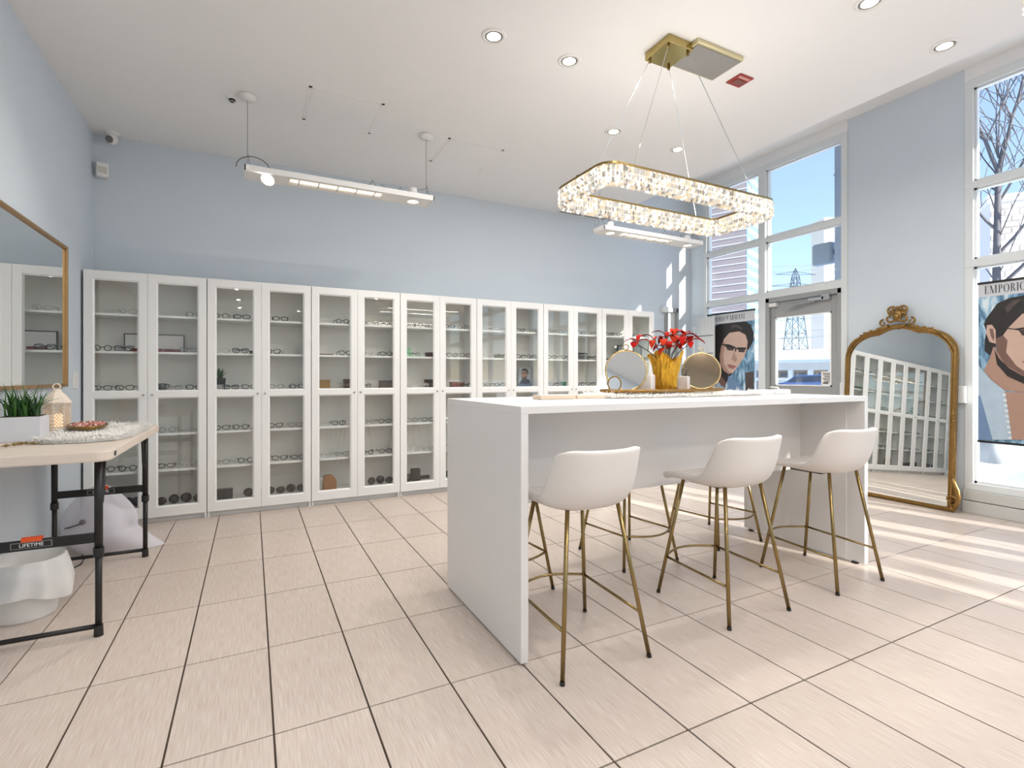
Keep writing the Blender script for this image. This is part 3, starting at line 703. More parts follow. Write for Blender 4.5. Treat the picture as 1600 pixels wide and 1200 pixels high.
# things on the table
def fur(name, label, x0, x1, y0, y1, z, ln, n, seed, jag=.03):
    rnd = random.Random(seed)
    t = thing(name, label, 'fur mat', ((x0+x1)/2, (y0+y1)/2, z))
    hx, hy = (x1-x0)/2, (y1-y0)/2
    N = 36; pts = []
    for k in range(N):
        a = 2*PI*k/N; c, s = math.cos(a), math.sin(a); q = (abs(c)**4+abs(s)**4)**-.25
        j = 1+rnd.uniform(-jag, jag); pts.append(Vector((hx*c*q*j*.93, hy*s*q*j*.93, 0)))
    M_ = mat('white_faux_fur', srgb(252, 249, 244), .8, var=.02, vscale=15, sheen=.4)
    MB().prism(pts, (0, 0, 0), (0, 0, .008)).build('backing', M_, t)
    v = []; f = []
    for i in range(n):
        k = rnd.random()
        if k < .55:
            a = rnd.randrange(N); p = pts[a].lerp(pts[(a+1) % N], rnd.random()); out = Vector((p.x/hx**2, p.y/hy**2, 0)).normalized()
            d = (out+Vector((rnd.uniform(-.6, .6), rnd.uniform(-.6, .6), rnd.uniform(-.05, .5)))).normalized(); p = p*rnd.uniform(.9, 1); lf = 1
        else:
            p = Vector((rnd.uniform(-hx, hx)*.92, rnd.uniform(-hy, hy)*.92, 0)); d = Vector((rnd.uniform(-1, 1), rnd.uniform(-1, 1), rnd.uniform(.1, .6))).normalized(); lf = .5
        p = p+Vector((0, 0, .006)); l = ln*lf*rnd.uniform(.5, 1.1); sd = d.cross(Vector((0, 0, 1))); sd = (sd if sd.length > .01 else Vector((1, 0, 0))).normalized()*.0015
        q = p+d*l*.6; e = p+d*l+Vector((0, 0, -.25*l)); e.z = max(e.z, .002)
        b = len(v); v += [tuple(p-sd), tuple(p+sd), tuple(q+sd*.7), tuple(q-sd*.7), tuple(e)]; f += [(b, b+1, b+2, b+3), (b+3, b+2, b+4)]
    m = MB(); m._add(v, f); o = m.build('fur_pile', M_, t); o['kind'] = 'stuff'
    return t
fur('fur_mat', 'white fluffy fur mat draped on the folding table', -.965, -.60, 3.2, 4.2, TZ, .075, 15000, 1, .06)
t = thing('planter_box', 'square white planter with spiky green grass on the folding table', 'plant', (-1.05, 3.5, TZ), R(4))
MB().box(-.085, .085, -.085, .085, 0, .125).build('planter', mat('pale_ceramic', srgb(220, 220, 224), .4, var=.02), t, bevel=.004)
MB().box(-.075, .075, -.075, .075, .118, .127).build('soil', mat('soil', srgb(60, 48, 36), .9, var=.3, vscale=60), t)
def blades(n, seed, base, r, lmin, lmax, w, out, m1, m2, xmin=-9):
    rnd = random.Random(seed); b1 = MB()
    for i in range(n):
        a = rnd.uniform(0, 2*PI); p = Vector((rnd.uniform(-r, r), rnd.uniform(-r, r), base)); l = rnd.uniform(lmin, lmax); lean = rnd.uniform(.1, out)
        d = Vector((math.cos(a), math.sin(a), 0)); sd = Vector((-d.y, d.x, 0)); pts = []
        for k in range(6):
            s = k/5; pts.append((p+d*l*lean*s**1.6+Vector((0, 0, l*(s-.55*lean*s*s))), w*(1-s)**.6*(.6+.8*s if s < .4 else .92)))
        o0 = len(b1.v)
        for c, ww in pts:
            c.x = max(c.x, xmin); b1.v += [tuple(c-sd*ww), tuple(c-d*ww*.35), tuple(c+sd*ww)]
        mi = rnd.randrange(2)
        for k in range(5):
            for q in range(2): b1.f.append((o0+k*3+q, o0+k*3+q+1, o0+k*3+q+4, o0+k*3+q+3)); b1.mi.append(mi)
    return b1, [m1, m2]
G1 = mat('leaf_green', srgb(64, 112, 44), .45, var=.2, vscale=25); G2 = mat('leaf_dark_green', srgb(38, 76, 34), .45, var=.2, vscale=25)
b, mm = blades(120, 2, .122, .06, .12, .21, .006, 1.05, G1, G2, xmin=-.108); o = b.build('grass_blades', mm, t, smooth=True); o['kind'] = 'stuff'
# openwork lantern
t = thing('lantern', 'cream openwork metal lantern with domed top on the folding table', 'lantern', (-1.065, 4.06, TZ))
M_LANT = mat('cream_enamel', srgb(240, 226, 208), .5, var=.04)
lat = MB(); n = 8; rr = .066; zz0, zz1 = .02, .165
cor = [Vector((rr*math.cos(2*PI*k/n), rr*math.sin(2*PI*k/n), 0)) for k in range(n)]
for k in range(n):
    a, c = cor[k], cor[(k+1) % n]
    lat.bar(a+Vector((0, 0, zz0)), a+Vector((0, 0, zz1)), .006, .006)
    for i in range(3):
        for j in range(7):
            z0 = zz0+(zz1-zz0)*j/7; z1 = zz0+(zz1-zz0)*(j+1)/7; p, q = a.lerp(c, i/3), a.lerp(c, (i+1)/3); m_ = (p+q)/2; zm = (z0+z1)/2
            for u, v_ in ((p+Vector((0, 0, zm)), m_+Vector((0, 0, z1))), (m_+Vector((0, 0, z1)), q+Vector((0, 0, zm))), (q+Vector((0, 0, zm)), m_+Vector((0, 0, z0))), (m_+Vector((0, 0, z0)), p+Vector((0, 0, zm)))): lat.bar(u, v_, .0068, .003)
lat.build('openwork_body', M_LANT, t)
MB().lathe([(.07, 0), (.072, .012), (.066, .022), (.0, .022)], n=8, cap=False).build('base_plate', M_LANT, t)
MB().lathe([(.074, .163), (.076, .172), (.066, .185), (.045, .215), (.026, .235), (.022, .25), (.0, .252)], n=8, cap=False).build('roof', M_LANT, t)
MB().tube([(.018*math.cos(2*PI*k/12), 0, .268+.018*math.sin(2*PI*k/12)) for k in range(12)], .004, 6, closed=True).build('hanging_ring', M_LANT, t)
MB().lathe([(.03, .022), (.03, .1), (.0, .1)], n=12, cap=False).build('candle', mat('candle_wax', srgb(250, 226, 190), .6, emit=(1, .7, .4), estr=.6, var=.02), t)
# oval tray with pink stones
t = thing('oval_tray', 'oval gilt tray filled with pink beads on the fur mat', 'tray', (-.885, 3.93, TZ+.022), R(12))
def oval(hx, hy, z, n=32): return [Vector((hx*math.cos(2*PI*k/n), hy*math.sin(2*PI*k/n), z)) for k in range(n)]
MB().prism(oval(.085, .21, 0), (0, 0, 0), (0, 0, .008)).build('tray_base', M_ANTQ, t)
MB().tube(oval(.092, .22, .014), .008, 8, closed=True).build('tray_rim', M_ANTQ, t, smooth=True)
rnd = random.Random(9)
bd = MB()
for i in range(240):
    a = rnd.uniform(0, 2*PI); r = math.sqrt(rnd.random()); bd.ball((.08*r*math.cos(a), .2*r*math.sin(a), .014+rnd.random()*.008), rnd.uniform(.005, .009), 6, 4, mi=rnd.randrange(3))
o = bd.build('beads', [mat('pink_bead', srgb(214, 140, 130), .3, var=.1), mat('pale_bead', srgb(236, 206, 196), .3, var=.1), mat('rust_bead', srgb(170, 78, 66), .3, var=.1)], t, smooth=True); o['kind'] = 'stuff'
t = thing('bead_garland', 'thin gold bead garland lying along the table front', 'garland', (-.70, 3.3, TZ+.002))
g = MB(); rnd = random.Random(4); pts = []
for k in range(60):
    s = k/59; pts.append(Vector((-.34+.36*s+.012*math.sin(19*s), -.16+.32*s+.02*math.sin(11*s)+.01*rnd.random(), .006+.004*math.sin(9*s))))
g.tube(pts, .002, 5)
for k, p in enumerate(pts): g.ball(tuple(p), .0045 if k % 3 else .008, 6, 4)
g.build('beads', M_GOLD, t, smooth=True)

# waste bin with liner
t = thing('waste_bin', 'white round waste bin with loose plastic liner under the table', 'bin', (-1.005, 3.37, 0))
MB().lathe([(.0, .0), (.118, .0), (.122, .01), (.148, .285), (.152, .29), (.145, .288), (.116, .012), (.0, .012)], n=32, cap=False).build('bin_body', M_WHITEPL, t, smooth=True)
n, vs, fs = 48, [], []; rnd = random.Random(8)
ringz = [(.136, .12), (.142, .22), (.149, .292), (.156, .297), (.164, .27), (.176, .225), (.188, .18), (.182, .15)]
ph = [rnd.uniform(0, 6) for _ in range(6)]
for i, (r, z) in enumerate(ringz):
    for k in range(n):
        a = 2*PI*k/n; wv = sum(math.sin(a*m+ph[j]+i*.5)*.5 for j, m in enumerate((3, 5, 9, 13)))
        am = (0.001, .002, .003, .004, .008, .014, .018, .02)[i]
        fl_ = max(0, math.cos(a+.6)); vs.append(((r+am*wv+.02*fl_*max(0, i-4)/3)*math.cos(a), (r+am*wv)*math.sin(a), z+am*.9*math.sin(a*4+ph[4])-.02*fl_*max(0, i-5)))
for i in range(len(ringz)-1):
    for k in range(n): fs.append((i*n+k, i*n+(k+1) % n, (i+1)*n+(k+1) % n, (i+1)*n+k))
me = bpy.data.meshes.new('bin_liner'); me.from_pydata(vs, [], fs)
def film(name, col, alpha, rough=.3):
    return mat(name, col, rough, alpha=alpha, var=.03, spec=.6)
me.materials.append(film('thin_white_film', srgb(238, 238, 236), .8)); o = place('bin_liner', me, t, smooth=True, subsurf=1)
# gauzy white bag
t = thing('gauze_bag', 'translucent lilac-white gauze bundle on the floor under the table', 'bag', (-.93, 4.42, 0))
vs, fs = [], []; n, m = 40, 16; rnd = random.Random(12)
for i in range(m+1):
    s = i/m
    for k in range(n):
        a = 2*PI*k/n; r = .2*(math.sin(PI*(.18+.80*s))**.7)*(1+.05*math.sin(a*5+s*4)+.03*math.sin(a*9+2)); z = .44*s
        ext = max(0, math.cos(a+.35))**6*max(0, 1-s*3.2)*.28
        vs.append(((r+ext)*math.cos(a)*1.02, (r*.85+ext*.6)*math.sin(a), z+.004))
for i in range(m):
    for k in range(n): fs.append((i*n+k, i*n+(k+1) % n, (i+1)*n+(k+1) % n, (i+1)*n+k))
fs.append(tuple(range(m*n, m*n+n)))
me = bpy.data.meshes.new('gauze'); me.from_pydata(vs, [], fs); me.materials.append(film('lilac_gauze', srgb(240, 238, 246), .6, .7)); place('gauze', me, t, smooth=True, subsurf=1)
MB().ball((0, 0, .17), .15, 12, 9, sq=(1, .8, 1)).build('filling', mat('white_tissue', srgb(232, 230, 240), .8, bump=.8, bscale=20, var=.05), t, smooth=True)
MB().tube([(-.16, -.1, .19), (-.12, -.17, .21), (-.08, -.19, .225), (-.05, -.19, .235)], .006, 8).ball((-.05, -.19, .24), .018, 8, 6).build('tie_cord', mat('grey_cord', srgb(110, 108, 112), .6, var=.2, vscale=60), t, smooth=True)
# black cable on the floor
pts = [onz(x, y, .004) for x, y in ((95, 887), (112, 889), (126, 882), (131, 874), (128, 866))]
o = MB().tube([p-pts[0] for p in pts], .004, 6).build('floor_cable', M_BLKPL, smooth=True); o.location = pts[0]; tag(o, 'short dark cable on the floor beside the gauze bundle', 'cable')

# ---------------------------------------------------------------- eyeglasses and other stock in the cabinets
FR = {'b': (mat('black_acetate', srgb(22, 22, 24), .3, var=.1), .0032, 'black-framed eyeglasses'),
      't': (mat('thin_grey_metal', srgb(92, 94, 98), .35, .6, var=.1), .0017, 'thin grey wire eyeglasses'),
      'w': (mat('brown_acetate', srgb(84, 58, 46), .3, var=.3, vscale=60), .0028, 'brown-framed eyeglasses'),
      'c': (mat('clear_acetate', srgb(206, 204, 200), .25, var=.05), .0028, 'pale clear-framed eyeglasses')}
M_LENS = glass('lens_glass', (.97, .985, .985), .06)
def rim(cx, shape, n=16):
    pts = []
    for k in range(n):
        a = 2*PI*k/n; c, s = math.cos(a), math.sin(a)
        if shape == 0: q = (abs(c)**3.2+abs(s)**3.2)**(-1/3.2); x, z = .026*c*q, .017*s*q
        elif shape == 1: x, z = .0225*c, .0215*s
        else: q = (abs(c)**2.5+abs(s)**2.5)**(-1/2.5); x, z = .026*c*q+.002*s, .0185*s*q+(.003*abs(c) if s > 0 else 0)
        pts.append(Vector((cx+(x if cx > 0 else -x*1.)*1., 0, .023+z)))
    return pts
GL = {}
OBST = {1: [(242, .43), (396, .07), (506, .17), (672, .1), (645, .16), (779, .12), (984, .41), (910, .16), (955, .15)], 2: [(252, .1), (344, .1), (506, .12), (546, .12), (602, .13), (672, .11), (714, .15), (880, .06), (821, .18)]}
for kk, (m_, rad, _) in FR.items():
    for sh in range(6):
        fold = sh >= 3; b = MB(); lens = MB()
        for s in (-1, 1):
            p = rim(s*.035, sh % 3); b.tube(p, rad, 5, closed=True); lens._add([(v.x, 0, v.z) for v in p], [tuple(range(len(p)))])
            x1 = s*.062
            if fold: b.tube([(s*.058, 0, .033), (x1+s*.003, .003, .034), (x1, .011+.004*(s > 0), .034), (-s*.02, .013+.005*(s > 0), .028), (-s*.05, .012+.005*(s > 0), .018)], rad*.95, 5)
            else: b.tube([(s*.058, 0, .033), (x1+s*.004, .004, .034), (x1+s*.006, .03, .034), (x1+s*.004, .095, .033), (x1, .12, .022), (x1-s*.003, .135, .004)], rad*.95, 5)
        b.tube([(-.012, 0, .028), (-.006, -.001, .031), (.006, -.001, .031), (.012, 0, .028)], rad, 5)
        GL[kk, sh] = (b.mesh('eyeglasses', m_), lens.mesh('lenses', M_LENS))
SHZ = SHELF+[BOT]; SHN = ['top', 'second', 'middle', 'fourth', 'fifth', 'bottom']
STOCK = {
 (0, 0): '200c 305t', (0, 1): '160b 190b 296t', (0, 2): '152b 176b 203t 283t 305b', (0, 3): '262t 190c', (0, 4): '165b 200b 262b 290c',
 (1, 0): '345w 378b 438b', (1, 1): '345c 376b 426b 455c', (1, 2): '362b 389b 432t 464b', (1, 3): '346b 376b 430b 462t', (1, 4): '346t 384b 437b 466b',
 (2, 0): '535b 573t 600b', (2, 1): '540b 574c 603b', (2, 2): '569b', (2, 3): '529b 576t 601b', (2, 4): '507c 535t 573b 602b',
 (3, 0): '640b 662b 703b 722w', (3, 1): '646t 702b 718b 734w', (3, 2): '640c 657c 733b', (3, 3): '643t 668b 705b', (3, 4): '644c 667c 704t',
 (4, 0): '760c 781c 812b 832t', (4, 1): '765c 781w 813b 833b', (4, 2): '757t 781b', (4, 3): '765t 812b', (4, 4): '770b 820t',
 (5, 0): '862t 880t 910b 926t', (5, 1): '862b 884b 911b 927b', (5, 2): '866b 910b 926b', (5, 3): '866b 915t', (5, 4): '866t 915b',
 (6, 0): '952b 970b 993b 1009b', (6, 1): '1010b', (6, 2): '958c 1004c', (6, 3): '960b 1000t', (6, 4): '960t 1000b'}
rnd = random.Random(21)
for (c, s), spec in STOCK.items():
    z = SHZ[s]+.0005; it = []
    cx0 = CX0+c*CP+.025+.072; cx1 = CX0+(c+1)*CP-.025-.072
    for w_ in spec.split(): it.append([min(cx1, max(cx0, onv(int(w_[:-1]), 600, 5.10).x)), w_[-1]])
    it.sort()
    for _ in range(60):
        for a, b in zip(it, it[1:]):
            g = .147-(b[0]-a[0])
            if g > 0: a[0] -= g/2; b[0] += g/2
        for a in it: a[0] = min(cx1, max(cx0, a[0]))
    for k, (x, kd) in enumerate(it):
        blocked = any(abs(x-onv(ox, 600, 5.17).x) < ow/2+.08 for ox, ow in OBST.get(s, []))
        me, ln = GL[kd, rnd.randrange(3)+(3 if blocked else 0)]
        o = place('eyeglasses', me, loc=(x, 5.07 if blocked else 5.095+rnd.uniform(-.012, .012), z+.0012), rot=(0, 0, 0 if blocked else rnd.uniform(-.04, .04)))
        tag(o, '%s, %s pair from left, %s shelf of the %s cabinet' % (FR[kd][2], ORD[k], SHN[s], ORD[c]), 'eyeglasses', 'eyeglasses on the cabinet shelves')
        if c < 3: place('lenses', ln, o)
# other stock
def put(o, x, v, s, lab, cat, group=None, rz=0):
    p = onv(x, 600, v); o.location = (p.x, v, SHZ[s]+.0005); o.rotation_euler = (0, 0, rz); return tag(o, lab, cat, group)
M_DK = mat('dark_case', srgb(44, 38, 36), .5, var=.15, vscale=20); M_DKBL = mat('dark_navy_case', srgb(40, 44, 56), .5, var=.2, vscale=20)
M_RED = mat('dark_red_case', srgb(120, 44, 40), .45, var=.25, vscale=50); M_BROWN = mat('brown_card', srgb(104, 68, 44), .6, var=.15, vscale=15); M_GOLDC = mat('gold_card', srgb(150, 116, 60), .4, .3, var=.2, vscale=30)
# picture frame spanning both doors of the first cabinet
t = thing('picture_frame', 'blank white board in a thin black frame, second shelf of first cabinet', 'picture frame')
MB().box(-.205, .205, 0, .008, .008, .148).build('board', M_WHITEPL, t)
MB().box(-.213, -.205, -.004, .012, 0, .156).box(.205, .213, -.004, .012, 0, .156).box(-.213, .213, -.004, .012, 0, .008).box(-.213, .213, -.004, .012, .148, .156).build('frame_border', M_BLKPL, t)
put(t, 242, 5.23, 1, t['label'], 'picture frame')
for k, x in enumerate((210, 224, 249, 263, 276)):
    o = MB().box(-.028, .028, -.02, .02, 0, .03).build('glasses_case', M_RED, bevel=.006)
    put(o, x, 5.18, 1, '%s dark red case from left, before the framed white board' % ORD[k], 'case', 'red cases in the first cabinet', rnd.uniform(-.15, .15))
o = MB().lathe([(.0, 0), (.034, 0), (.038, .01), (.04, .03), (.036, .052), (.03, .058), (.0, .058)], n=20, cap=False).build('dark_jar', mat('smoked_jar', srgb(62, 60, 60), .25, var=.2, vscale=30), smooth=True)
put(o, 252, 5.14, 2, 'round smoky grey jar on the middle shelf of the first cabinet', 'jar')
MB().tube([(.034, 0, .05), (.055, 0, .046), (.056, 0, .022), (.036, 0, .014)], .005, 6).build('jar_handle', M_BLKPL, o, smooth=True)
# pot plant in second cabinet
t = thing('pot_plant', 'small spiky plant in a black stand, middle shelf of second cabinet', 'plant')
MB().lathe([(.0, .03), (.03, .03), (.033, .07), (.028, .07), (.0, .066)], n=14, cap=False).build('plant_pot', M_BLKPL, t, smooth=True)
for k in range(4):
    a = PI/4+PI/2*k; MB().tube([(.034*math.cos(a), .034*math.sin(a), 0), (.034*math.cos(a), .034*math.sin(a), .06)], .003, 6).build('stand_leg', M_BLKPL, t)
b, mm = blades(46, 6, .066, .012, .05, .085, .005, 1.0, G1, G2); b.build('leaf_cluster', mm, t, smooth=True)['kind'] = 'stuff'
put(t, 344, 5.2, 2, t['label'], 'plant'); t.scale = (1.35, 1.35, 1.45)
def boxy(name, x, v, s, w, d, h, m_, lab, cat='box', lid=True, rz=0):
    t = thing(name, lab, cat)
    MB().box(-w/2, w/2, -d/2, d/2, 0, h*(.68 if lid else 1)).build('box_body', m_, t, bevel=.002)
    if lid: MB().box(-w/2-.003, w/2+.003, -d/2-.003, d/2+.003, h*.68, h).build('box_lid', m_, t, bevel=.002)
    return put(t, x, v, s, lab, cat, None, rz)
boxy('glasses_case', 396, 5.2, 1, .06, .04, .03, M_DK, 'flat dark case beside the eyeglasses, second shelf of second cabinet', 'case')
boxy('gift_box', 506, 5.18, 2, .105, .1, .085, M_GOLDC, 'gold patterned gift box on middle shelf of third cabinet')
boxy('gift_box', 546, 5.18, 2, .10, .1, .09, M_BROWN, 'brown card gift box on middle shelf of third cabinet')
boxy('jewel_tray', 506, 5.18, 1, .16, .1, .014, M_BROWN, 'shallow brown display tray on second shelf of third cabinet', 'tray', False)
boxy('photo_card_box', 602, 5.18, 2, .12, .06, .075, mat('printed_card', srgb(88, 72, 64), .4, var=.7, vscale=24), 'dark photo-printed box on middle shelf of third cabinet', 'box', False)
boxy('leopard_case', 672, 5.18, 1, .09, .07, .05, mat('leopard_print', srgb(70, 44, 40), .4, var=.6, vscale=70), 'dark red patterned case, second shelf of fourth cabinet', 'case')
boxy('black_gift_box', 672, 5.18, 2, .10, .08, .085, M_DK, 'black lidded box on middle shelf of fourth cabinet')
boxy('red_top_box', 714, 5.18, 2, .14, .08, .055, mat('red_brown_card', srgb(132, 72, 62), .5, var=.4, vscale=30), 'box with red-brown lid on middle shelf of fourth cabinet')
boxy('dark_case', 779, 5.22, 1, .11, .05, .045, mat('olive_case', srgb(92, 88, 80), .5, var=.3, vscale=40), 'olive grey case behind eyeglasses, second shelf of fifth cabinet', 'case')
boxy('green_box', 880, 5.18, 2, .055, .05, .05, mat('green_card', srgb(52, 132, 72), .5, var=.1), 'small green box on middle shelf of sixth cabinet')
# green sign stand
t = thing('sign_stand', 'pale green slanted sign stand on second shelf of fourth cabinet', 'stand')
M_GRN = mat('pale_green_acrylic', srgb(178, 226, 186), .3, var=.05)
MB().box(-.075, .075, -.04, .04, 0, .014).build('stand_base', M_GRN, t); MB().prism([(-.06, .02, .014), (.0, .02, .014), (-.01, .03, .1), (-.06, .03, .1)], (0, 0, 0), (0, .004, 0)).build('stand_back', M_GRN, t)
MB().tube([(-.06, .012, .09), (-.02, .012, .085), (-.055, .012, .045), (-.02, .012, .035), (.0, .012, .04), (.02, .012, .055)], .0025, 5).build('wire_lettering', mat('dark_green_wire', srgb(50, 96, 66), .4, var=.1), t, smooth=True)
put(t, 645, 5.2, 1, t['label'], 'stand')
# portrait card in the fifth cabinet
t = thing('portrait_card', 'standing photo card of a bearded man in glasses, fifth cabinet', 'photo card')
MB().box(-.085, .085, .01, .016, .0, .215).build('card', mat('card_grey', srgb(168, 176, 182), .5, var=.1), t)
lay = [('printed_jacket', [(-.08, .03), (.07, .03), (.06, .075), (.02, .09), (-.04, .085)], srgb(56, 64, 78)), ('printed_face', [(-.035, .09), (.01, .075), (.025, .11), (.03, .16), (.01, .19), (-.035, .185), (-.045, .15), (-.045, .12)], srgb(178, 138, 118)),
       ('printed_beard', [(-.045, .12), (-.035, .085), (.005, .072), (.022, .1), (.02, .125), (.0, .11), (-.02, .105)], srgb(84, 66, 58)), ('printed_hair', [(-.04, .18), (-.045, .2), (-.01, .212), (.03, .2), (.045, .16), (.035, .13), (.025, .165), (.0, .18)], srgb(46, 38, 34)),
       ('printed_glasses', [(-.048, .148), (.03, .15), (.03, .156), (-.048, .156)], srgb(28, 26, 26)), ('printed_band', [(-.083, .002), (.083, .002), (.083, .035), (-.083, .03)], srgb(96, 116, 142))]
for k, (nm, pg, cc) in enumerate(lay):
    MB().prism([(x, .01-.0006*(k+1), z) for x, z in pg], (0, 0, 0), (0, .0005, 0)).build(nm, mat('card_'+nm, cc, .5, var=.1), t)
put(t, 821, 5.18, 2, t['label'], 'photo card')
# black frames in the last cabinets
def frm(x, s, w, h, lab, v=5.2):
    t = thing('stand_frame', lab, 'picture frame')
    MB().box(-w/2+.012, w/2-.012, .004, .01, .012, h-.012).build('glass_face', mat('grey_print', srgb(140, 142, 140), .15, var=.2, vscale=14), t)
    MB().box(-w/2, -w/2+.014, 0, .02, 0, h).box(w/2-.014, w/2, 0, .02, 0, h).box(-w/2, w/2, 0, .02, 0, .014).box(-w/2, w/2, 0, .02, h-.014, h).build('frame_border', M_BLKPL, t)
    put(t, x, v, s, lab, 'picture frame')
frm(984, 1, .4, .2, 'wide black photo frame on second shelf of last cabinet')
frm(910, 1, .15, .09, 'small black frame behind eyeglasses, second shelf of sixth cabinet', 5.23)
boxy('black_tray', 955, 5.12, 1, .14, .08, .02, M_BLKPL, 'flat black tray on second shelf of last cabinet', 'tray', False)
# bottom shelves: soft pouches, rolled cases, boxes
def pouch(x, v, r, m_, lab, sq=(1.3, .9, .8), lift=0):
    o = MB().ball((0, 0, r*sq[2]+lift), r, 12, 8, sq=sq).build('glasses_pouch', m_, smooth=True)
    put(o, x, v, 5, lab, 'pouch', 'dark pouches on the cabinet bottoms', rnd.uniform(-.1, .1)); return o
PO = {0: [(170, 5.12), (188, 5.12), (204, 5.11), (180, 5.22), (200, 5.23), (214, 5.17), (250, 5.12), (265, 5.12), (281, 5.13), (297, 5.14), (309, 5.12)], 1: [(395, 5.13), (426, 5.13), (437, 5.15), (450, 5.14), (462, 5.15), (473, 5.15)], 2: [(588, 5.13), (599, 5.14), (611, 5.14)], 3: [(637, 5.12), (700, 5.14), (720, 5.14)], 4: [(770, 5.14), (820, 5.14)]}
for c, lst in PO.items():
    row = [[onv(x, 600, v).x, v] for x, v in sorted(lst)]; a_, b_ = CX0+c*CP+.075, CX0+(c+1)*CP-.075
    for _ in range(50):
        for p_, q_ in zip(row, row[1:]):
            g = .088-(q_[0]-p_[0])
            if g > 0 and abs(p_[1]-q_[1]) < .07: p_[0] -= g/2; q_[0] += g/2
        for p_ in row: p_[0] = min(b_, max(a_, p_[0]))
    for k, (x, v) in enumerate(sorted(lst)):
        o = pouch(x, v, .036+.004*rnd.random(), (M_DKBL if c == 0 and x < 225 else M_DK), 'dark soft glasses pouch, %s from left on the bottom of the %s cabinet' % (ORD[k], ORD[c]), (1.05, .75, .8+.25*rnd.random())); o.location.x = row[k][0]
boxy('flat_case_box', 348, 5.13, 5, .155, .06, .085, M_DK, 'black rectangular box on the bottom of the second cabinet', 'box', False)
t = thing('arched_block', 'brown arched wooden block beside white tub, bottom of third cabinet', 'display block')
arc = [(-.06, 0), (.06, 0)]+[(.06*math.cos(PI/2*k/8) if k else .06, .05+.085*math.sin(PI/2*k/8)) for k in range(9)]+[(-.05, .13)]
MB().prism([(x, -.03, z) for x, z in arc], (0, 0, 0), (0, .07, 0)).build('arch_body', mat('oak_wood', srgb(150, 104, 58), .5, var=.2, vscale=12, stretch=(1, 8, 1)), t)
put(t, 515, 5.12, 5, t['label'], 'display block')
o = MB().lathe([(.0, 0), (.04, 0), (.042, .1), (.036, .108), (.0, .108)], n=20, cap=False).build('white_tub', M_WHITEPL, smooth=False); put(o, 500, 5.18, 5, 'white cylindrical tub on the bottom of the third cabinet', 'tub')
boxy('cube_box', 649, 5.14, 5, .085, .08, .12, M_DK, 'dark brown cube box on the bottom of the fourth cabinet', 'box', False)
boxy('flat_case_box', 661, 5.2, 5, .13, .05, .03, M_DK, 'flat dark case behind the cube box, bottom of fourth cabinet', 'case', False)

# ---------------------------------------------------------------- things on the island
def isl_at(x, v): p = onv(x, 600, v); return p.x
fur('fur_runner', 'white fluffy fur runner under the tray on the island', 1.72, 3.1, 2.22, 2.62, IZ, .075, 14000, 3, .05)
TRZ = IZ+.026
tx0, tx1 = isl_at(942, 2.46), isl_at(1126, 2.46); tcx = (tx0+tx1)/2
t = thing('serving_tray', 'long oval dark gilt serving tray on the island fur runner', 'tray', (tcx, 2.46, TRZ))
hx = (tx1-tx0)/2
MB().prism(oval(hx*.97, .155, 0, 48), (0, 0, 0), (0, 0, .006)).build('tray_base', M_ANTQ, t)
MB().tube(oval(hx, .165, .012, 48), .009, 8, closed=True).build('tray_rim', M_ANTQ, t, smooth=True)
MZ = TRZ+.0065
def vanity(x, v, r, rz, tilt, lab, small, face=None):
    t = thing('vanity_mirror', lab, 'mirror', (isl_at(x, v), v, MZ), rz)
    nf = 36
    def disc(rx, rzz, c, y): return [Vector((c[0]+rx*math.cos(2*PI*k/nf), y, c[1]+rzz*math.sin(2*PI*k/nf))) for k in range(nf)]
    T = Matrix.Rotation(tilt, 4, 'X')
    c = (0, r+.006)
    MB().prism([T @ p for p in disc(r-.004, r-.004, c, -.001)], T @ Vector((0, 0, 0)), T @ Vector((0, .006, 0))).build('mirror_glass', face or M_MIRROR, t)
    MB().tube([T @ p for p in disc(r, r, c, .002)], .006, 8, closed=True).build('gold_rim', mat('pale_gold', srgb(206, 182, 132), .22, 1., var=.05), t, smooth=True)
    MB().tube([T @ p for p in disc(.016, .016, (0, 2*r+.028), .002)], .003, 6, closed=True).tube([T @ Vector((0, .002, 2*r+.005)), T @ Vector((0, .002, 2*r+.014))], .004, 6).build('hanging_ring', MATS['pale_gold'], t, smooth=True)
    MB().tube([T @ Vector((0, .006, 1.5*r)), Vector((0, .11, .004))], .004, 6).build('easel_leg', MATS['pale_gold'], t)
    if small:
        MB().prism(disc(.036, .042, (-r*.62, .044), -.045), (0, 0, 0), (0, .004, 0)).build('small_mirror', M_MIRROR, t)
        MB().tube(disc(.038, .044, (-r*.62, .046), -.045), .004, 8, closed=True).build('small_rim', M_ANTQ, t, smooth=True)
    return t
vanity(979, 2.42, .122, R(-33), R(-8), 'round gold-rimmed vanity mirror with hanging ring, left of the flowers', True)
vanity(1096, 2.47, .122, R(-42), R(-8), 'round gold-rimmed vanity mirror with bronze-tinted face, right of the flowers', False, mat('bronze_mirror', srgb(168, 148, 122), .08, 1., var=.04))  # bronze tint is put into the mirror face colour
M_PATT = mat('white_patterned_ceramic', srgb(232, 228, 228), .5, bump=1., bscale=160, var=.12, vscale=120)
for x, v, w, h, lab in ((1010, 2.44, .085, .10, 'white patterned square pot left of the gold flower pot'), (1069, 2.46, .06, .09, 'white patterned square pot right of the gold flower pot')):
    t = thing('square_pot', lab, 'pot', (isl_at(x, v), v, MZ), R(30))
    MB().box(-w/2, w/2, -w/2, w/2, 0, h).build('pot_body', M_PATT, t, bevel=.003)
    MB().box(-w/2+.006, w/2-.006, -w/2+.006, w/2-.006, h, h+.003).build('pot_rim', M_WHITEPL, t)
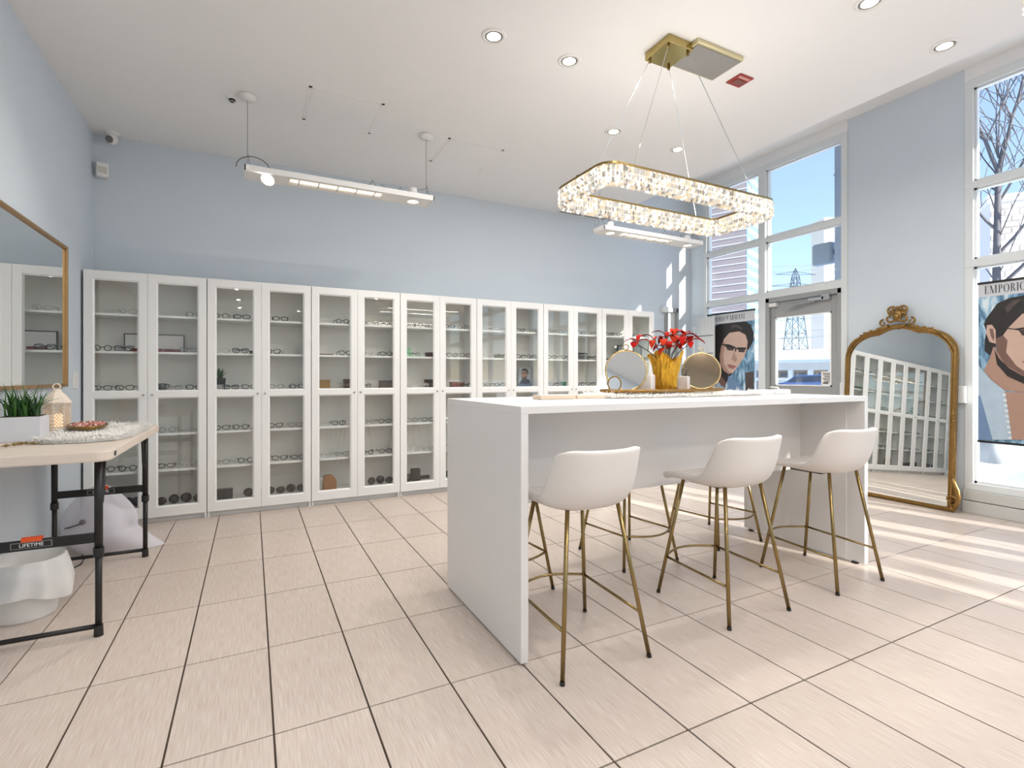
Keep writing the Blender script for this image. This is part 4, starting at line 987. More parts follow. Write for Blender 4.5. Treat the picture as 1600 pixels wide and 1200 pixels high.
for k in range(2):
    o = MB().tube([(0, 0, 0), (0, 0, .09), (.012, 0, .115)], [.003, .003, .005], 6).build('makeup_brush', M_BLKPL); o.location = (isl_at(1069, 2.46)-.012+.024*k, 2.46, MZ+.0935); o.rotation_euler = (0, R(-14+32*k), 0)
    tag(o, ['dark brush leaning left in the right square pot', 'dark brush leaning right in the right square pot'][k], 'brush'); o.scale = (1, 1, .4)
# flower pot in gold foil
fx, fv = isl_at(1040, 2.45), 2.45
t = thing('flower_pot', 'gold foil wrapped pot with orange-red silk flowers on the island', 'flower pot', (fx, fv, MZ))
n, vs, fs = 60, [], []; rnd = random.Random(31)
prof = [(.0, .002), (.062, .002), (.066, .03), (.07, .08), (.072, .105), (.076, .13), (.079, .155), (.084, .18), (.094, .205), (.103, .222)]
ph = [rnd.uniform(0, 6) for _ in range(8)]
for i, (r, z) in enumerate(prof):
    for k in range(n):
        a = 2*PI*k/n; am = .002+.008*(i/9)**1.5; wv = math.sin(a*7+ph[0]+i*.25)+.6*math.sin(a*11+ph[1]-i*.3)+.5*math.sin(a*17+ph[2])
        zz = z+(.022*(math.sin(a*3+ph[3])+.8*math.sin(a*5+ph[4])) if i >= 8 else 0)*(i-7)/2+rnd.uniform(-.004, .004)
        rj = r+am*wv*.7+rnd.uniform(-.0035, .0035)*(i > 1); vs.append((rj*math.cos(a), rj*math.sin(a), zz))
for i in range(len(prof)-1):
    for k in range(n): fs.append((i*n+k, i*n+(k+1) % n, (i+1)*n+(k+1) % n, (i+1)*n+k))
me = bpy.data.meshes.new('foil_wrap'); me.from_pydata(vs, [], fs); me.materials.append(mat('gold_foil', srgb(206, 156, 50), .3, .8, bump=1., bscale=90, var=.15, vscale=30)); place('foil_wrap', me, t, smooth=False)
MB().lathe([(.0, .17), (.08, .17)], n=20, cap=False).build('moss', mat('dry_moss', srgb(110, 100, 50), .9, var=.4, vscale=50), t)
M_STEM = mat('dark_stem', srgb(62, 66, 52), .6, var=.15); M_FL = [mat('red_petal', srgb(160, 14, 8), .8, var=.2, vscale=30, spec=.15), mat('orange_petal', srgb(172, 44, 14), .8, var=.2, vscale=30, spec=.15), mat('crimson_petal', srgb(108, 8, 10), .8, var=.2, vscale=30, spec=.15)]
def petal(b, c, d, up, l, w, mi):
    d = d.normalized(); sd = d.cross(up).normalized(); nrm = sd.cross(d)
    pts = [(0, .15), (.3, .8), (.6, 1), (.85, .6), (1, .05)]; o0 = len(b.v)
    for s, q in pts:
        p = c+d*l*s+nrm*(.25*l*math.sin(PI*s*.9)-.3*l*s*s)
        b.v += [tuple(p-sd*w*q+nrm*.15*w), tuple(p-nrm*.12*w), tuple(p+sd*w*q+nrm*.15*w)]
    for k in range(4):
        for j in range(2): b.f.append((o0+k*3+j, o0+k*3+j+1, o0+k*3+j+4, o0+k*3+j+3)); b.mi.append(0)
heads = [(996, 535, 2.40, 0, 4), (1022, 532, 2.46, 1, 3), (1041, 527, 2.47, 2, 4), (1036, 541, 2.41, 1, 3), (1053, 525, 2.5, 1, 4), (1068, 526, 2.47, 0, 5), (1078, 534, 2.44, 0, 6), (1045, 545, 2.40, 0, 3), (1058, 537, 2.52, 1, 4)]
for i, (x, y, v, mi, npet) in enumerate(heads):
    p = onv(x, y, v)-Vector((fx, fv, MZ)); base = Vector((p.x*.18, p.y*.2, .165)); midp = Vector((p.x*.62, p.y*.6, .165+(p.z-.165)*.62))
    st = MB().tube([base, base.lerp(midp, .5)+Vector((0, 0, .012)), midp, p-Vector((0, 0, .012)), p], [.0035, .0034, .003, .0028, .003], 6).build('stem', M_STEM, t, smooth=True)
    MB().ball(tuple(p), .008, 8, 6).build('flower_heart', M_STEM, st, smooth=True)
    a0 = rnd.uniform(0, 6)
    for k in range(npet):
        a = a0+2*PI*k/npet; b = MB(); d = Vector((math.cos(a), .5*math.sin(a), .55*math.sin(a+.8)+.15))
        petal(b, p, d, Vector((0, 0, 1)), rnd.uniform(.06, .098), rnd.uniform(.019, .029), 0)
        b.build('petal', M_FL[(mi+(k % 3 == 2)) % 3], st, smooth=True)
for k in range(3):
    pp = [onv(x, y, 2.43)-Vector((fx, fv, MZ)) for x, y in (((1012, 548), (1014, 535), (1020, 540), (1017, 546)), ((1026, 545), (1024, 530), (1027, 526), (1026, 528)), ((1048, 540), (1046, 556), (1044, 560), (1042, 562)))[k]]
    MB().tube(pp, .0025, 6).build('curly_twig', M_STEM, t, smooth=True)
# pale wooden blocks on the counter
M_PALE = mat('pale_wood', srgb(226, 206, 184), .55, var=.06, vscale=10, stretch=(1, 10, 1))
for (xa, xb, v, w, h, lab) in ((838, 893, 2.36, .09, .022, 'pale wooden display block at the left of the island top'), (895, 956, 2.36, .09, .02, 'whitish wooden display block beside the first, left of the tray')):
    a, b = isl_at(xa, v), isl_at(xb, v); o = MB().box(-(b-a)/2+.002, (b-a)/2-.002, -w/2, w/2, 0, h).build('display_block', M_PALE, bevel=.003); o.location = ((a+b)/2, v, IZ+.0005)
    tag(o, lab, 'display block', 'pale display blocks on the island'); MB().box(-(b-a)/2+.012, (b-a)/2-.012, -w/2+.01, w/2-.01, h, h+.002).build('felt_pad', M_LAM, o)
for (xa, xb, v, w, h, lab) in ((1176, 1203, 2.36, .07, .03, 'small pale display block right of the fur runner'), (1205, 1229, 2.36, .07, .03, 'small white display block at the right end of the island top')):
    a, b = isl_at(xa, v), isl_at(xb, v); o = MB().box(-(b-a)/2+.002, (b-a)/2-.002, -w/2, w/2, 0, h).build('display_block', M_LAM, bevel=.003); o.location = ((a+b)/2, v, IZ+.0005)
    tag(o, lab, 'display block', 'pale display blocks on the island'); MB().box(-(b-a)/2+.012, (b-a)/2-.012, -w/2+.01, w/2-.01, h, h+.002).build('felt_pad', M_LAM, o)

# ---------------------------------------------------------------- posters
def glyph(ch):
    T, h = .17, .035
    R_ = lambda a, b, c, d: [(a, b), (c, b), (c, d), (a, d)]
    def ring(cx, cy, rx, ry, tx, ty, a0, a1, n=20):
        out = []
        for k in range(n):
            a, b = a0+(a1-a0)*k/n, a0+(a1-a0)*(k+1)/n
            out.append([(cx+rx*math.cos(a), cy+ry*math.sin(a)), (cx+rx*math.cos(b), cy+ry*math.sin(b)), (cx+(rx-tx)*math.cos(b), cy+(ry-ty)*math.sin(b)), (cx+(rx-tx)*math.cos(a), cy+(ry-ty)*math.sin(a))])
        return out
    serif = lambda x, w=.1: [R_(x-w, 0, x+T+w, h), R_(x-w, 1-h, x+T+w, 1)]
    thin = lambda x: [R_(x, 0, x+.05, 1), R_(x-.08, 0, x+.13, h), R_(x-.08, 1-h, x+.13, 1)]
    dg = lambda x0, y0, x1, y1, w: [[(x0, y0), (x0+w, y0), (x1+w, y1), (x1, y1)]]
    if ch == 'E': return [R_(.1, 0, .1+T, 1), R_(0, 0, .66, h), R_(0, 1-h, .66, 1), R_(.2, .5, .5, .5+h), R_(.62, 0, .67, .25), R_(.62, .75, .67, 1), R_(.47, .4, .51, .63)], .76
    if ch == 'M': return thin(.1)+[R_(.9, 0, .9+T, 1)]+serif(.9)+dg(.47, 0, .08, 1, .18)+dg(.52, 0, .9, 1, .05), 1.24
    if ch == 'P': return [R_(.1, 0, .1+T, 1)]+serif(.1)+ring(.3, .74, .36, .26, .16, .04, -PI/2, PI/2), .74
    if ch == 'R': return [R_(.1, 0, .1+T, 1)]+serif(.1)+ring(.3, .75, .34, .25, .16, .04, -PI/2, PI/2)+dg(.6, 0, .34, .5, .18), .84
    if ch == 'O': return ring(.46, .5, .45, .52, .18, .03, 0, 2*PI, 32), .96
    if ch == 'I': return [R_(.1, 0, .1+T, 1)]+serif(.1), .4
    if ch == 'A': return dg(.08, 0, .42, 1, .05)+dg(.62, 0, .36, 1, .19)+[R_(.2, .32, .66, .32+h), R_(0, 0, .22, h), R_(.54, 0, .9, h)], .92
    if ch == 'N': return thin(.1)+thin(.78)+dg(.7, 0, .08, 1, .17), 1.0
    if ch == '*':  # stylised bird made of stripes
        out = []
        for k in range(6):
            z = .95-.13*k; w = .62-.1*k
            out += [[(.7-.06, z-.05), (.7-w, z+.03-.02*k), (.7-w, z+.09-.02*k), (.7-.06, z)], [(.7+.06, z-.05), (.7+w, z+.03-.02*k), (.7+w, z+.09-.02*k), (.7+.06, z)]]
        out += [[(.62, .1), (.78, .1), (.74, .8), (.66, .8)], [(.64, .82), (.78, .86), (.74, .98), (.66, .98)]]
        return out, 1.4
    return [], .5
def lettering(name, s, height, m_, parent, u, ya, za, dir_y=-1, track=.08):
    """flat serif lettering on a plane x=u, starting at y=ya and running towards dir_y"""
    b = MB(); x = 0
    for ch in s:
        g, w = glyph(ch)
        for q in g: b.prism([(u, ya+dir_y*(x+px)*height*.62, za+pz*height) for px, pz in q], (0, 0, 0), (.0004, 0, 0))
        x += w+track
    return b.build(name, m_, parent), x*height*.62
def poster(label, y0, y1, z0, z1, u, cmap, polys, band, letter_y, letter_z, lh, fold=None):
    t = thing('hanging_poster', label, 'poster', (0, 0, 0))
    sheet = MB().box(u, u+.002, y0, y1, z0, z1).build('poster_sheet', mat('poster_white', srgb(206, 208, 212), .4, var=.02), t)
    MB().box(u-.004, u+.006, y0-.004, y1+.004, z1-.006, z1+.014).build('top_rail', M_BLKPL, t); MB().box(u-.004, u+.006, y0-.004, y1+.004, z0-.012, z0+.006).build('bottom_rail', M_BLKPL, t)
    MB().box(u-.0006, u, y0+.003, y1-.003, z0+.006, band).build('printed_backdrop', poster_bg, t)
    for k, (nm, pg, m_) in enumerate(polys):
        P = [onu(*cmap(*q), u) for q in pg]
        P = [Vector((u-.0012-.0006*k, min(y1-.003, max(y0+.003, p.y)), min(band, max(z0+.006, p.z)))) for p in P]
        MB().prism(P, (0, 0, 0), (.0005, 0, 0)).build(nm, m_, t)
    lettering('printed_lettering', 'EMPORIO*ARMANI', lh, mat('ink_grey', srgb(58, 60, 66), .5, var=.05), t, u-.001, letter_y, letter_z)
    return t
def bgmat():
    m = bpy.data.materials.new('poster_backdrop'); m.use_nodes = True; n = m.node_tree; b = n.nodes['Principled BSDF']; b.inputs['Roughness'].default_value = .4
    t = n.nodes.new('ShaderNodeTexCoord'); mp_ = n.nodes.new('ShaderNodeMapping'); mp_.inputs['Scale'].default_value = (1, 9, 3)
    z = n.nodes.new('ShaderNodeTexNoise'); z.inputs['Scale'].default_value = 2.2; z.inputs['Detail'].default_value = 6; z.inputs['Distortion'].default_value = .7
    r = n.nodes.new('ShaderNodeValToRGB'); e = r.color_ramp.elements
    e[0].position = .3; e[0].color = (*srgb(52, 66, 80), 1); e[1].position = .68; e[1].color = (*srgb(218, 232, 240), 1)
    x = e.new(.45); x.color = (*srgb(96, 138, 170), 1); x = e.new(.56); x.color = (*srgb(150, 188, 212), 1)
    n.links.new(t.outputs['Object'], mp_.inputs[0]); n.links.new(mp_.outputs[0], z.inputs['Vector']); n.links.new(z.outputs['Fac'], r.inputs[0]); n.links.new(r.outputs[0], b.inputs['Base Color'])
    return m
poster_bg = bgmat()
P_HAIR = mat('print_hair', srgb(40, 36, 36), .4, var=.3, vscale=18); P_SKIN = mat('print_skin', srgb(202, 172, 156), .4, var=.08, vscale=8); P_SHAD = mat('print_skin_shadow', srgb(120, 92, 82), .4, var=.15, vscale=9)
P_MID = mat('print_skin_mid', srgb(172, 138, 122), .4, var=.08, vscale=9); P_DARK = mat('print_dark', srgb(34, 30, 32), .4, var=.2); P_LIP = mat('print_lip', srgb(158, 98, 96), .4, var=.08); P_SHIRT = mat('print_shirt', srgb(176, 196, 212), .4, var=.12, vscale=12)
P_DENIM = mat('print_denim', srgb(112, 140, 176), .4, var=.15, vscale=14); P_LENS = mat('print_lens', srgb(70, 54, 52), .3, var=.2); P_HAIR2 = mat('print_hair_light', srgb(78, 68, 66), .4, var=.3, vscale=30); P_WHITE = mat('print_white', srgb(226, 228, 228), .4, var=.05)
c1 = lambda x, y: (1085+x/8, 470+y/8)
poly1 = [('printed_hair', [(225, 330), (330, 285), (480, 262), (640, 258), (705, 300), (742, 400), (738, 500), (690, 590), (650, 640), (560, 700), (330, 800), (225, 820)], P_HAIR),
 ('printed_hair_shine', [(470, 300), (540, 300), (600, 340), (590, 365), (520, 330), (460, 345)], P_HAIR2),
 ('printed_neck', [(225, 800), (300, 780), (360, 860), (420, 910), (415, 1000), (380, 1075), (330, 1060), (225, 990)], P_SHAD),
 ('printed_face', [(370, 480), (440, 400), (560, 382), (640, 425), (668, 510), (655, 620), (610, 725), (545, 820), (480, 905), (430, 915), (370, 875), (325, 800), (318, 690), (335, 580)], P_SKIN),
 ('printed_cheek', [(325, 800), (318, 690), (335, 580), (370, 490), (385, 560), (360, 680), (375, 790), (430, 880), (480, 905), (430, 915), (370, 875)], P_MID),
 ('printed_jaw_shadow', [(288, 800), (330, 805), (370, 875), (430, 915), (480, 905), (440, 960), (400, 1020), (330, 930)], P_HAIR),
 ('printed_eye_shadow', [(385, 560), (500, 585), (490, 622), (420, 618)], P_LENS), ('printed_eye_shadow', [(545, 600), (645, 596), (625, 645), (560, 640)], P_LENS),
 ('printed_glasses_rim', [(345, 540), (440, 545), (505, 572), (525, 588), (560, 582), (655, 584), (645, 604), (560, 606), (530, 604), (520, 640), (510, 640), (512, 598), (420, 575), (350, 552)], P_DARK),
 ('printed_nose', [(500, 630), (520, 700), (540, 725), (520, 770), (465, 735)], P_MID), ('printed_lips', [(418, 795), (470, 802), (530, 818), (485, 852), (432, 832)], P_LIP),
 ('printed_collar', [(225, 1000), (285, 1000), (330, 1040), (340, 1126), (225, 1126)], P_SHIRT), ('printed_shirt', [(415, 1030), (432, 935), (490, 965), (590, 1070), (630, 1126), (630, 1300), (225, 1300), (330, 1126), (420, 1090)], P_DENIM),
 ('printed_foliage', [(640, 900), (745, 880), (745, 1300), (650, 1300)], P_HAIR2)]
poster('portrait poster of a man in rimless glasses beside the exit door', 4.262, 5.005, .66, 2.02, 5.565, c1, poly1, 1.89, 4.965, 1.925, .066)
c2 = lambda x, y: (1500+x/4.29, 420+y/4.286)
poly2 = [('printed_hair', [(178, 330), (250, 232), (330, 195), (429, 178), (560, 185), (690, 300), (700, 420), (600, 470), (420, 450), (300, 450), (240, 520), (200, 580), (165, 550), (165, 480), (178, 420), (160, 370)], P_HAIR),
 ('printed_hair_shine', [(300, 260), (350, 215), (420, 200), (360, 250), (320, 300)], P_HAIR2),
 ('printed_neck', [(225, 520), (260, 560), (420, 710), (560, 740), (560, 840), (300, 815), (210, 745), (160, 680), (200, 600)], P_MID),
 ('printed_face', [(238, 470), (290, 445), (330, 390), (420, 300), (560, 290), (650, 420), (650, 600), (580, 720), (480, 738), (420, 712), (300, 640), (245, 545)], P_SKIN),
 ('printed_cheek', [(238, 470), (290, 445), (320, 480), (310, 560), (380, 650), (470, 710), (480, 738), (420, 712), (300, 640), (245, 545)], P_SHAD),
 ('printed_ear', [(182, 378), (215, 374), (240, 410), (242, 502), (200, 490), (176, 430)], P_SKIN), ('printed_ear_fold', [(198, 400), (222, 402), (232, 450), (228, 485), (208, 450)], P_SHAD),
 ('printed_jaw_shadow', [(232, 540), (262, 600), (330, 665), (420, 716), (560, 745), (560, 800), (430, 770), (320, 720), (250, 640)], P_HAIR),
 ('printed_eye_shadow', [(395, 412), (470, 405), (480, 440), (420, 448)], P_LENS), ('printed_glasses_rim', [(322, 396), (370, 402), (430, 392), (560, 398), (560, 408), (430, 404), (395, 412), (370, 408), (325, 402)], P_DARK),
 ('printed_nose', [(490, 430), (540, 540), (500, 560), (480, 540)], P_MID), ('printed_lips', [(415, 622), (470, 608), (530, 625), (480, 650)], P_LIP),
 ('printed_chest', [(290, 825), (560, 830), (600, 1145), (350, 1145)], P_MID), ('printed_shirt', [(120, 640), (165, 690), (212, 745), (300, 812), (325, 950), (352, 1145), (120, 1145)], P_SHIRT),
 ('printed_jacket', [(120, 850), (140, 850), (222, 1145), (120, 1145)], P_DENIM)]
poly2 += [('printed_button', [(290+5*k, 835+36*k), (312+5*k, 838+36*k), (312+5*k, 852+36*k), (290+5*k, 850+36*k)], P_WHITE) for k in range(9)]
poster('large portrait poster of a man in profile in the right window', 1.33, 2.088, .635, 1.985, 5.59, c2, poly2, 1.87, 2.045, 1.895, .067)
# small notice on the exit door glass
t = thing('door_notice', 'small white printed notice on the exit door glass', 'sign', (5.655, 3.43, 1.17))
MB().box(0, .001, -.06, .06, -.075, .075).build('notice_sheet', M_WHITEPL, t)
b = MB()
for k in range(6): b.box(-.0006, 0, -.045, .045-.01*(k % 3), .05-.018*k, .058-.018*k)
b.box(-.0006, 0, -.02, .04, -.06, -.045).build('printed_lines', P_DARK, t)
# white slatted rack beside the first poster, with a steel pole
t = thing('slat_screen', 'white folding panel with slim vertical boards beside the first poster', 'screen', (5.47, 4.80, 0), R(0))
for k in range(7): MB().box(-.006, .006, .012+.036*k, .045+.036*k, .02, 1.985).build('board', M_FRAME, t, bevel=.003)
MB().box(-.012, .012, 0, .012, 0, 2.0).box(-.012, .012, .262, .274, 0, 2.0).build('upright', M_FRAME, t)
for z in (.05, .5, .95, 1.25, 1.5, 1.74): MB().box(-.009, .009, .01, .265, z-.006, z+.006).build('cross_rail', M_GREYPL, t)
t = thing('pole', 'thin white pole with round cap by the window corner', 'pole', (5.47, 5.15, 0))
MB().tube([(0, 0, 0), (0, 0, 1.86)], .011, 10).build('pole_shaft', M_WHITEPL, t, smooth=True); MB().lathe([(.06, 0), (.06, .012), (.0, .014)], n=16, cap=False).build('pole_base', M_WHITEPL, t); MB().ball((0, 0, 1.865), .018, 8, 6).build('pole_cap', M_WHITEPL, t, smooth=True)

# ---------------------------------------------------------------- outside
struct(MB().box(5.78, 260, -160, 200, -.35, -.15).build('ground_outside', M_SNOW))
rnd = random.Random(17)
# snow bank under the right window
vs, fs = [], []; nx, ny = 14, 40
for i in range(nx):
    for j in range(ny):
        x = 6.6+i*.35; y = -2+j*.2; vs.append((x, y, -.16+.3*max(0, math.sin(PI*i/(nx-1)))**1.2*(.7+.3*math.sin(j*.7)+.2*rnd.random())))
for i in range(nx-1):
    for j in range(ny-1): fs.append((i*ny+j, (i+1)*ny+j, (i+1)*ny+j+1, i*ny+j+1))
me = bpy.data.meshes.new('snow_bank'); me.from_pydata(vs, [], fs); me.materials.append(M_SNOW); o = place('snow_bank', me, smooth=True, subsurf=1); o['kind'] = 'stuff'; tag(o, 'heaped snow bank outside the right window', 'snow')
t = thing('planter_bucket', 'grey bucket planter standing in the snow outside', 'planter', (8.2, onu(1552, 700, 8.2).y, .12))
MB().lathe([(.0, 0), (.13, 0), (.16, .3), (.15, .3), (.0, .27)], n=18, cap=False).build('bucket', mat('grey_concrete', srgb(170, 172, 170), .8, var=.1), t, smooth=True)
# exterior pillar with a hanging box sign
struct(MB().box(6.12, 6.5, 3.25, onu(1304, 500, 6.12).y, -.2, 4.0).build('wall_outside_pillar', mat('blue_grey_stone', srgb(150, 164, 182), .7, bump=.4, bscale=30, var=.12, vscale=3)))
p0, p1 = onu(1272, 384, 6.4), onu(1304, 411, 6.4)
t = thing('box_sign', 'grey rounded box sign fixed to the outside pillar', 'sign', (6.4, (p0.y+p1.y)/2, (p0.z+p1.z)/2))
hw, hh = (p0.y-p1.y)/2, (p0.z-p1.z)/2
MB().box(-.06, .06, -hw, hw, -hh, hh).build('sign_box', mat('sign_grey', srgb(150, 164, 178), .6, var=.1), t, bevel=.03); MB().box(-.02, .02, -hw-.24, -hw+.02, -.03, .03).build('bracket', M_GREYPL, t)
# brick-banded building beyond the corner window
C = onZ(1166, 588, 60); d1 = Vector((-.38, .925, 0)).normalized(); d2 = Vector((.925, .38, 0)).normalized()
M_BB = mat('pale_pink_brick', srgb(170, 156, 154), .8, var=.06, vscale=2); M_BW = mat('white_band', srgb(238, 238, 238), .7, var=.03)
t = thing('banded_building', 'pale pink apartment block with white bands outside the corner window', 'building', (C.x, C.y, -.2)); t.rotation_euler = (0, 0, math.atan2(d1.y, d1.x))
Lb, Db, Hb = 30, 5.0, 30     # local x along d1, local -y along d2
MB().box(0, Lb, -Db, 0, 0, Hb).build('wall', M_BB, t)
band_me = MB().box(-.06, Lb, 0, .06, -.05, .05).mesh('band', M_BW)
for k in range(36): place('band', band_me, t, loc=(0, 0, 1.2+.8*k))
strip = MB().box(5.4, 7.2, .0, .1, 0, Hb).build('white_pilaster', M_BW, t)
win_me = MB().box(-.7, .7, .02, .1, 0, .75).mesh('window', mat('dark_window', srgb(120, 132, 146), .2, var=.1)); pn_me = MB().box(-.62, .62, .1, .12, .06, .69).mesh('pane', mat('window_sheen', srgb(140, 154, 168), .1, var=.1))
for k in range(4):
    w_ = place('window', win_me, t, loc=(6.6, 0, 5.0+4.4*k)); place('pane', pn_me, w_)
MB().box(-.05, 0, -Db, 0, 0, Hb).build('side_wall', mat('blue_glass_wall', srgb(104, 124, 150), .4, var=.1), t)
lat_me = MB().box(-.14, 0, -.35, .35, 0, .5).mesh('balcony_slab', M_BW); gw_me = MB().box(-.03, 0, -.3, .3, 0, .9).mesh('window', MATS['window_sheen'])
for j in range(4):
    for k in range(23):
        place('balcony_slab', lat_me, t, loc=(0, -.9-1.2*j, 1+1.25*k), rot=(R(24), 0, 0)); 
# lattice pylon
P0 = onZ(1243, 588, 150); hpx = lambda y: (HY-y)/FPX*150+CAMZ
t = thing('lattice_pylon', 'tall steel lattice power pylon beyond the exit door', 'pylon', (P0.x, P0.y, -.2), YAW*-1)
lv = [(0, 3.6), (hpx(545), 2.35), (hpx(520), 2.0), (hpx(497), 1.65), (hpx(480), 1.4), (hpx(462), 1.2), (hpx(446), 1.0), (hpx(432), .75)]
M_PY = mat('galvanised_steel', srgb(96, 106, 116), .6, .3, var=.1)
ap = hpx(418)
for sx in (-1, 1):
    for sy in (-1, 1): MB().tube([(sx*w_, sy*w_, z) for z, w_ in lv]+[(0, 0, ap)], .14, 5).build('tower_leg', M_PY, t)
for (z0, w0), (z1, w1) in zip(lv, lv[1:]):
    b = MB()
    for a in range(4):
        c, s = [(1, 0), (0, 1), (-1, 0), (0, -1)][a]; q = lambda w_, e, z: Vector((c*w_-s*e*w_, s*w_+c*e*w_, z))
        b.tube([q(w0, -1, z0), q(w1, 1, z1)], .085, 4).tube([q(w0, 1, z0), q(w1, -1, z1)], .085, 4).tube([q(w1, -1, z1), q(w1, 1, z1)], .075, 4)
    b.build('lattice_bracing', M_PY, t)
for z, w_ in ((hpx(446), 7.5), (hpx(428), 6.0), (hpx(488), 9)):
    MB().tube([(-w_, 0, z), (0, 0, z+.9), (w_, 0, z)], .1, 4).tube([(-w_, 0, z), (w_, 0, z)], .1, 4).build('cross_arm', M_PY, t)
for i, (ya, yb, Z) in enumerate(((414, 408, 150), (425, 414, 150), (500, 490, 150), (527, 521, 150), (517, 511, 150))):
    a, b = onZ(1150, ya+1, Z), onZ(1330, yb, Z); o = MB().tube([a.lerp(b, k/10)-a-Vector((0, 0, .012*Z*math.sin(PI*k/10)*.4)) for k in range(11)], .0006*Z*(2 if i == 3 else 1), 5).build('power_line', M_PY); o.location = a
    tag(o, 'power line crossing the sky outside, %s from the top' % ORD[i], 'cable', 'power lines outside')
# snow covered low garage and a blue car
G0, G1_ = onZ(1180, 588, 52), onZ(1335, 588, 46)
dv = (G1_-G0); ln_ = dv.length; t = thing('low_garage', 'long low white garage with thick snow on its roof', 'building', (G0.x, G0.y, -.2), math.atan2(dv.y, dv.x))
M_CON = mat('cream_concrete', srgb(226, 218, 204), .8, var=.05); M_GW = mat('garage_white', srgb(240, 240, 240), .7, var=.03)
MB().box(-3, ln_+3, -.3, 8, 2.0, 2.7).build('fascia', M_CON, t)
vs = []; MB().prism([(-3, -.5, 2.7), (-3, 8, 2.7), (-3, 8, 4.2), (-3, 2.5, 4.1), (-3, .2, 3.6), (-3, -.6, 3.0)], (0, 0, 0), (ln_+6, 0, 0)).build('snow_cover', M_SNOW, t)
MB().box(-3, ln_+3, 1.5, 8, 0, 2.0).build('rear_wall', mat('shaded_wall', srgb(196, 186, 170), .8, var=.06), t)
MB().box(-3, ln_+3, -.2, .1, .95, 1.25).build('parapet', M_GW, t)
for k in range(7):
    x = -2+k*ln_/5; MB().box(x, x+.4, -.25, .2, 0, 2.0).build('pillar', M_GW, t)
for k in range(12):
    x = -1.5+k*ln_/10; MB().box(x, x+.6, 1.42, 1.52, 1.35, 1.75).build('window', MATS['dark_window'], t)
CP_ = onZ(1262, 588, 30); t = thing('blue_car', 'blue car with snowy bonnet parked outside the exit door', 'car', (CP_.x, CP_.y, -.15), math.atan2(dv.y, dv.x))
prof = [(-2.1, .35), (-2.1, .72), (-1.85, .85), (-1.0, .98), (-.45, 1.4), (.9, 1.44), (1.6, 1.05), (2.1, .98), (2.15, .4)]
MB().prism([(x, -.85, z) for x, z in prof], (0, 0, 0), (0, 1.7, 0)).build('car_body', mat('blue_car_paint', srgb(70, 104, 158), .25, coat=.6, var=.05), t, bevel=.06)
MB().prism([(-.85, -.87, 1.0), (-.42, -.87, 1.34), (.85, -.87, 1.38), (1.4, -.87, 1.04)], (0, 0, 0), (0, 1.74, 0)).build('side_windows', mat('car_glass', srgb(40, 58, 84), .1, var=.05), t)
MB().prism([(-2.05, -.8, .86), (-1.0, -.8, 1.0), (-1.05, -.8, 1.05), (-2.0, -.8, .92)], (0, 0, 0), (0, 1.6, 0)).build('bonnet_snow', M_SNOW, t)
for x in (-1.35, 1.35): MB().lathe([(.32, -.1), (.32, .1)], n=18).build('wheel', M_BLKPL, t, loc=(x, -.78, .32), rot=(PI/2, 0, 0))
# far tower
T0 = onZ(1296, 588, 185); t = thing('tan_tower', 'tall tan tower block behind the outside pillar', 'building', (T0.x, T0.y, -.2), -YAW)
MB().box(-1.9, 2.2, 0, 8, 0, (HY-338)/FPX*185+1).build('wall', mat('tan_panel', srgb(232, 222, 206), .8, var=.04), t); MB().box(-.6, .8, 1, 4, 47, 51).build('roof_stack', M_GW, t)
for k in range(14): MB().box(.4, 1.9, -.08, 0, 12+2.4*k, 13.3+2.4*k).build('window', MATS['dark_window'], t)
# stone house and bare tree beyond the right window
H0 = onZ(1548, 588, 30); t = thing('stone_house', 'pale stone-block house behind the bare tree', 'building', (H0.x, H0.y, -.2), -YAW-R(25))
M_ST = [mat('stone_light', srgb(226, 222, 218), .8, var=.06), mat('stone_mid', srgb(196, 188, 182), .8, var=.08), mat('stone_warm', srgb(178, 164, 156), .8, var=.08)]
MB().box(0, 9, .06, 8, 0, 11.6).build('wall', M_ST[0], t)
MB().box(-.2, 9.2, -.15, 8.2, 11.6, 12.0).build('roof_edge', M_GW, t)
sm = [MB().box(0, .58, 0, .07, 0, .3).mesh('stone', m_) for m_ in M_ST]
for r in range(24):
    for k in range(7):
        me = sm[rnd.choices((0, 1, 2), (.3, .4, .3))[0]]; place('stone', me, t, loc=(.02+k*.64+(.3 if r % 2 else 0), -.01*rnd.random(), 2.9+r*.36))
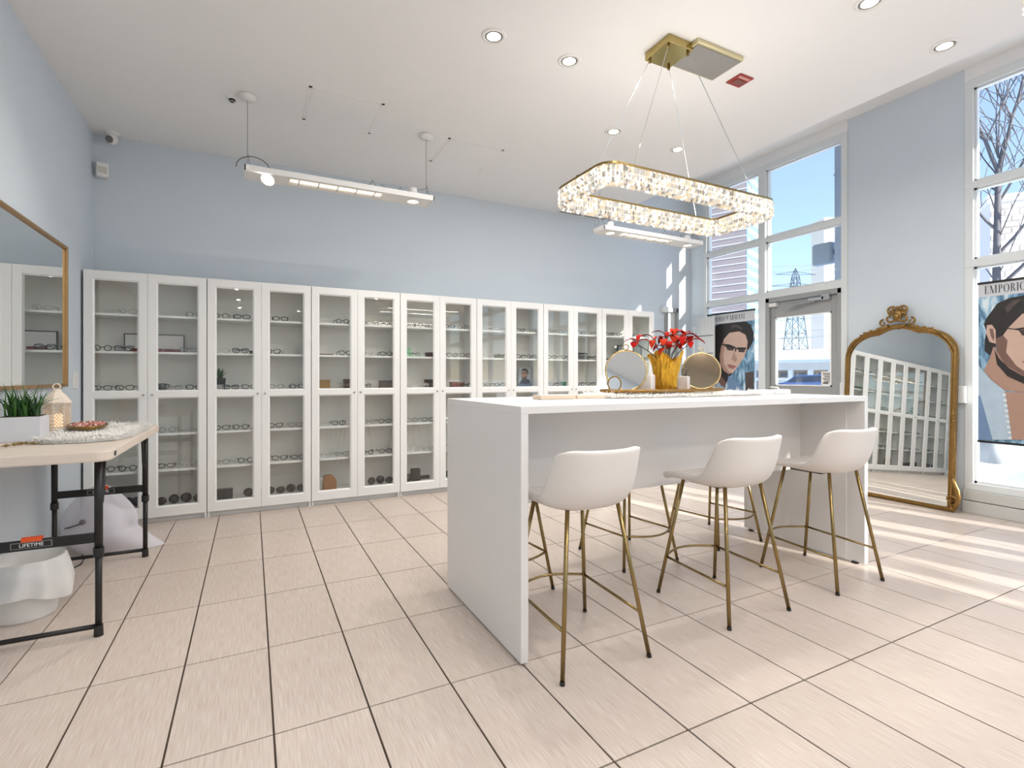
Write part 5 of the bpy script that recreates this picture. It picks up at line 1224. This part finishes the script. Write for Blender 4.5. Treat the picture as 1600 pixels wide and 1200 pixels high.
TP = onZ(1560, 588, 9.); t = thing('bare_tree', 'bare winter tree standing outside the right window', 'tree', (TP.x, TP.y, -.15))
trunk = MB(); twigs = MB(); rt = random.Random(23)
def grow(b, p, d, r, l, depth):
    pts = [p]; rs = [r]; q = p.copy(); dd = d.copy(); n = 5
    for k in range(n):
        dd = (dd+Vector((rt.uniform(-.13, .13), rt.uniform(-.13, .13), rt.uniform(-.04, .1)))).normalized(); q = q+dd*l/n; pts.append(q.copy()); rs.append(max(.0065, r*(1-.45*(k+1)/n)))
    b.tube(pts, rs, 6 if depth < 2 else 4, caps=False)
    if depth >= 5: return
    for k in range(3 if depth < 3 else 2):
        a = rt.uniform(0, 2*PI); s = rt.uniform(.35, .75); side = Vector((math.cos(a), math.sin(a), 0)); i = n if k == 0 else rt.randrange(2, n+1)
        nd = (dd+side*s+Vector((0, 0, .12))).normalized(); grow(twigs if depth >= 1 else trunk, pts[i], nd, rs[i]*(.8 if k == 0 else .6), l*rt.uniform(.62, .82), depth+1)
M_BARK = mat('grey_bark', srgb(100, 98, 102), .9, bump=.6, bscale=40, var=.15, vscale=10)
trunk.tube([(0, 0, 0), (.02, 0, 1.5), (-.02, .02, 3.2), (.0, 0, 5.0)], [.085, .072, .06, .045], 8)
for z, dx, r, l in ((2.7, (-.2, .6, .75), .032, 1.5), (2.9, (.2, -.75, .8), .034, 1.9), (3.5, (.3, -.6, .9), .03, 1.7), (3.9, (-.3, .5, .8), .024, 1.3), (4.95, (-.1, .3, 1), .034, 1.5), (4.95, (.1, -.22, 1), .036, 1.5), (4.4, (.2, -.5, .8), .024, 1.4), (4.6, (0, .55, .6), .02, 1.2), (4.97, (.3, .05, 1), .026, 1.4)):
    grow(trunk, Vector((0, 0, z)), Vector(dx).normalized(), r, l, 1); grow(twigs, Vector((0, 0, z+.25)), Vector((-dx[0], dx[1]*.6, dx[2])).normalized(), .014, l*.7, 2)
trunk.build('trunk', M_BARK, t, smooth=True); twigs.build('branches', M_BARK, t, smooth=True)['kind'] = 'stuff'
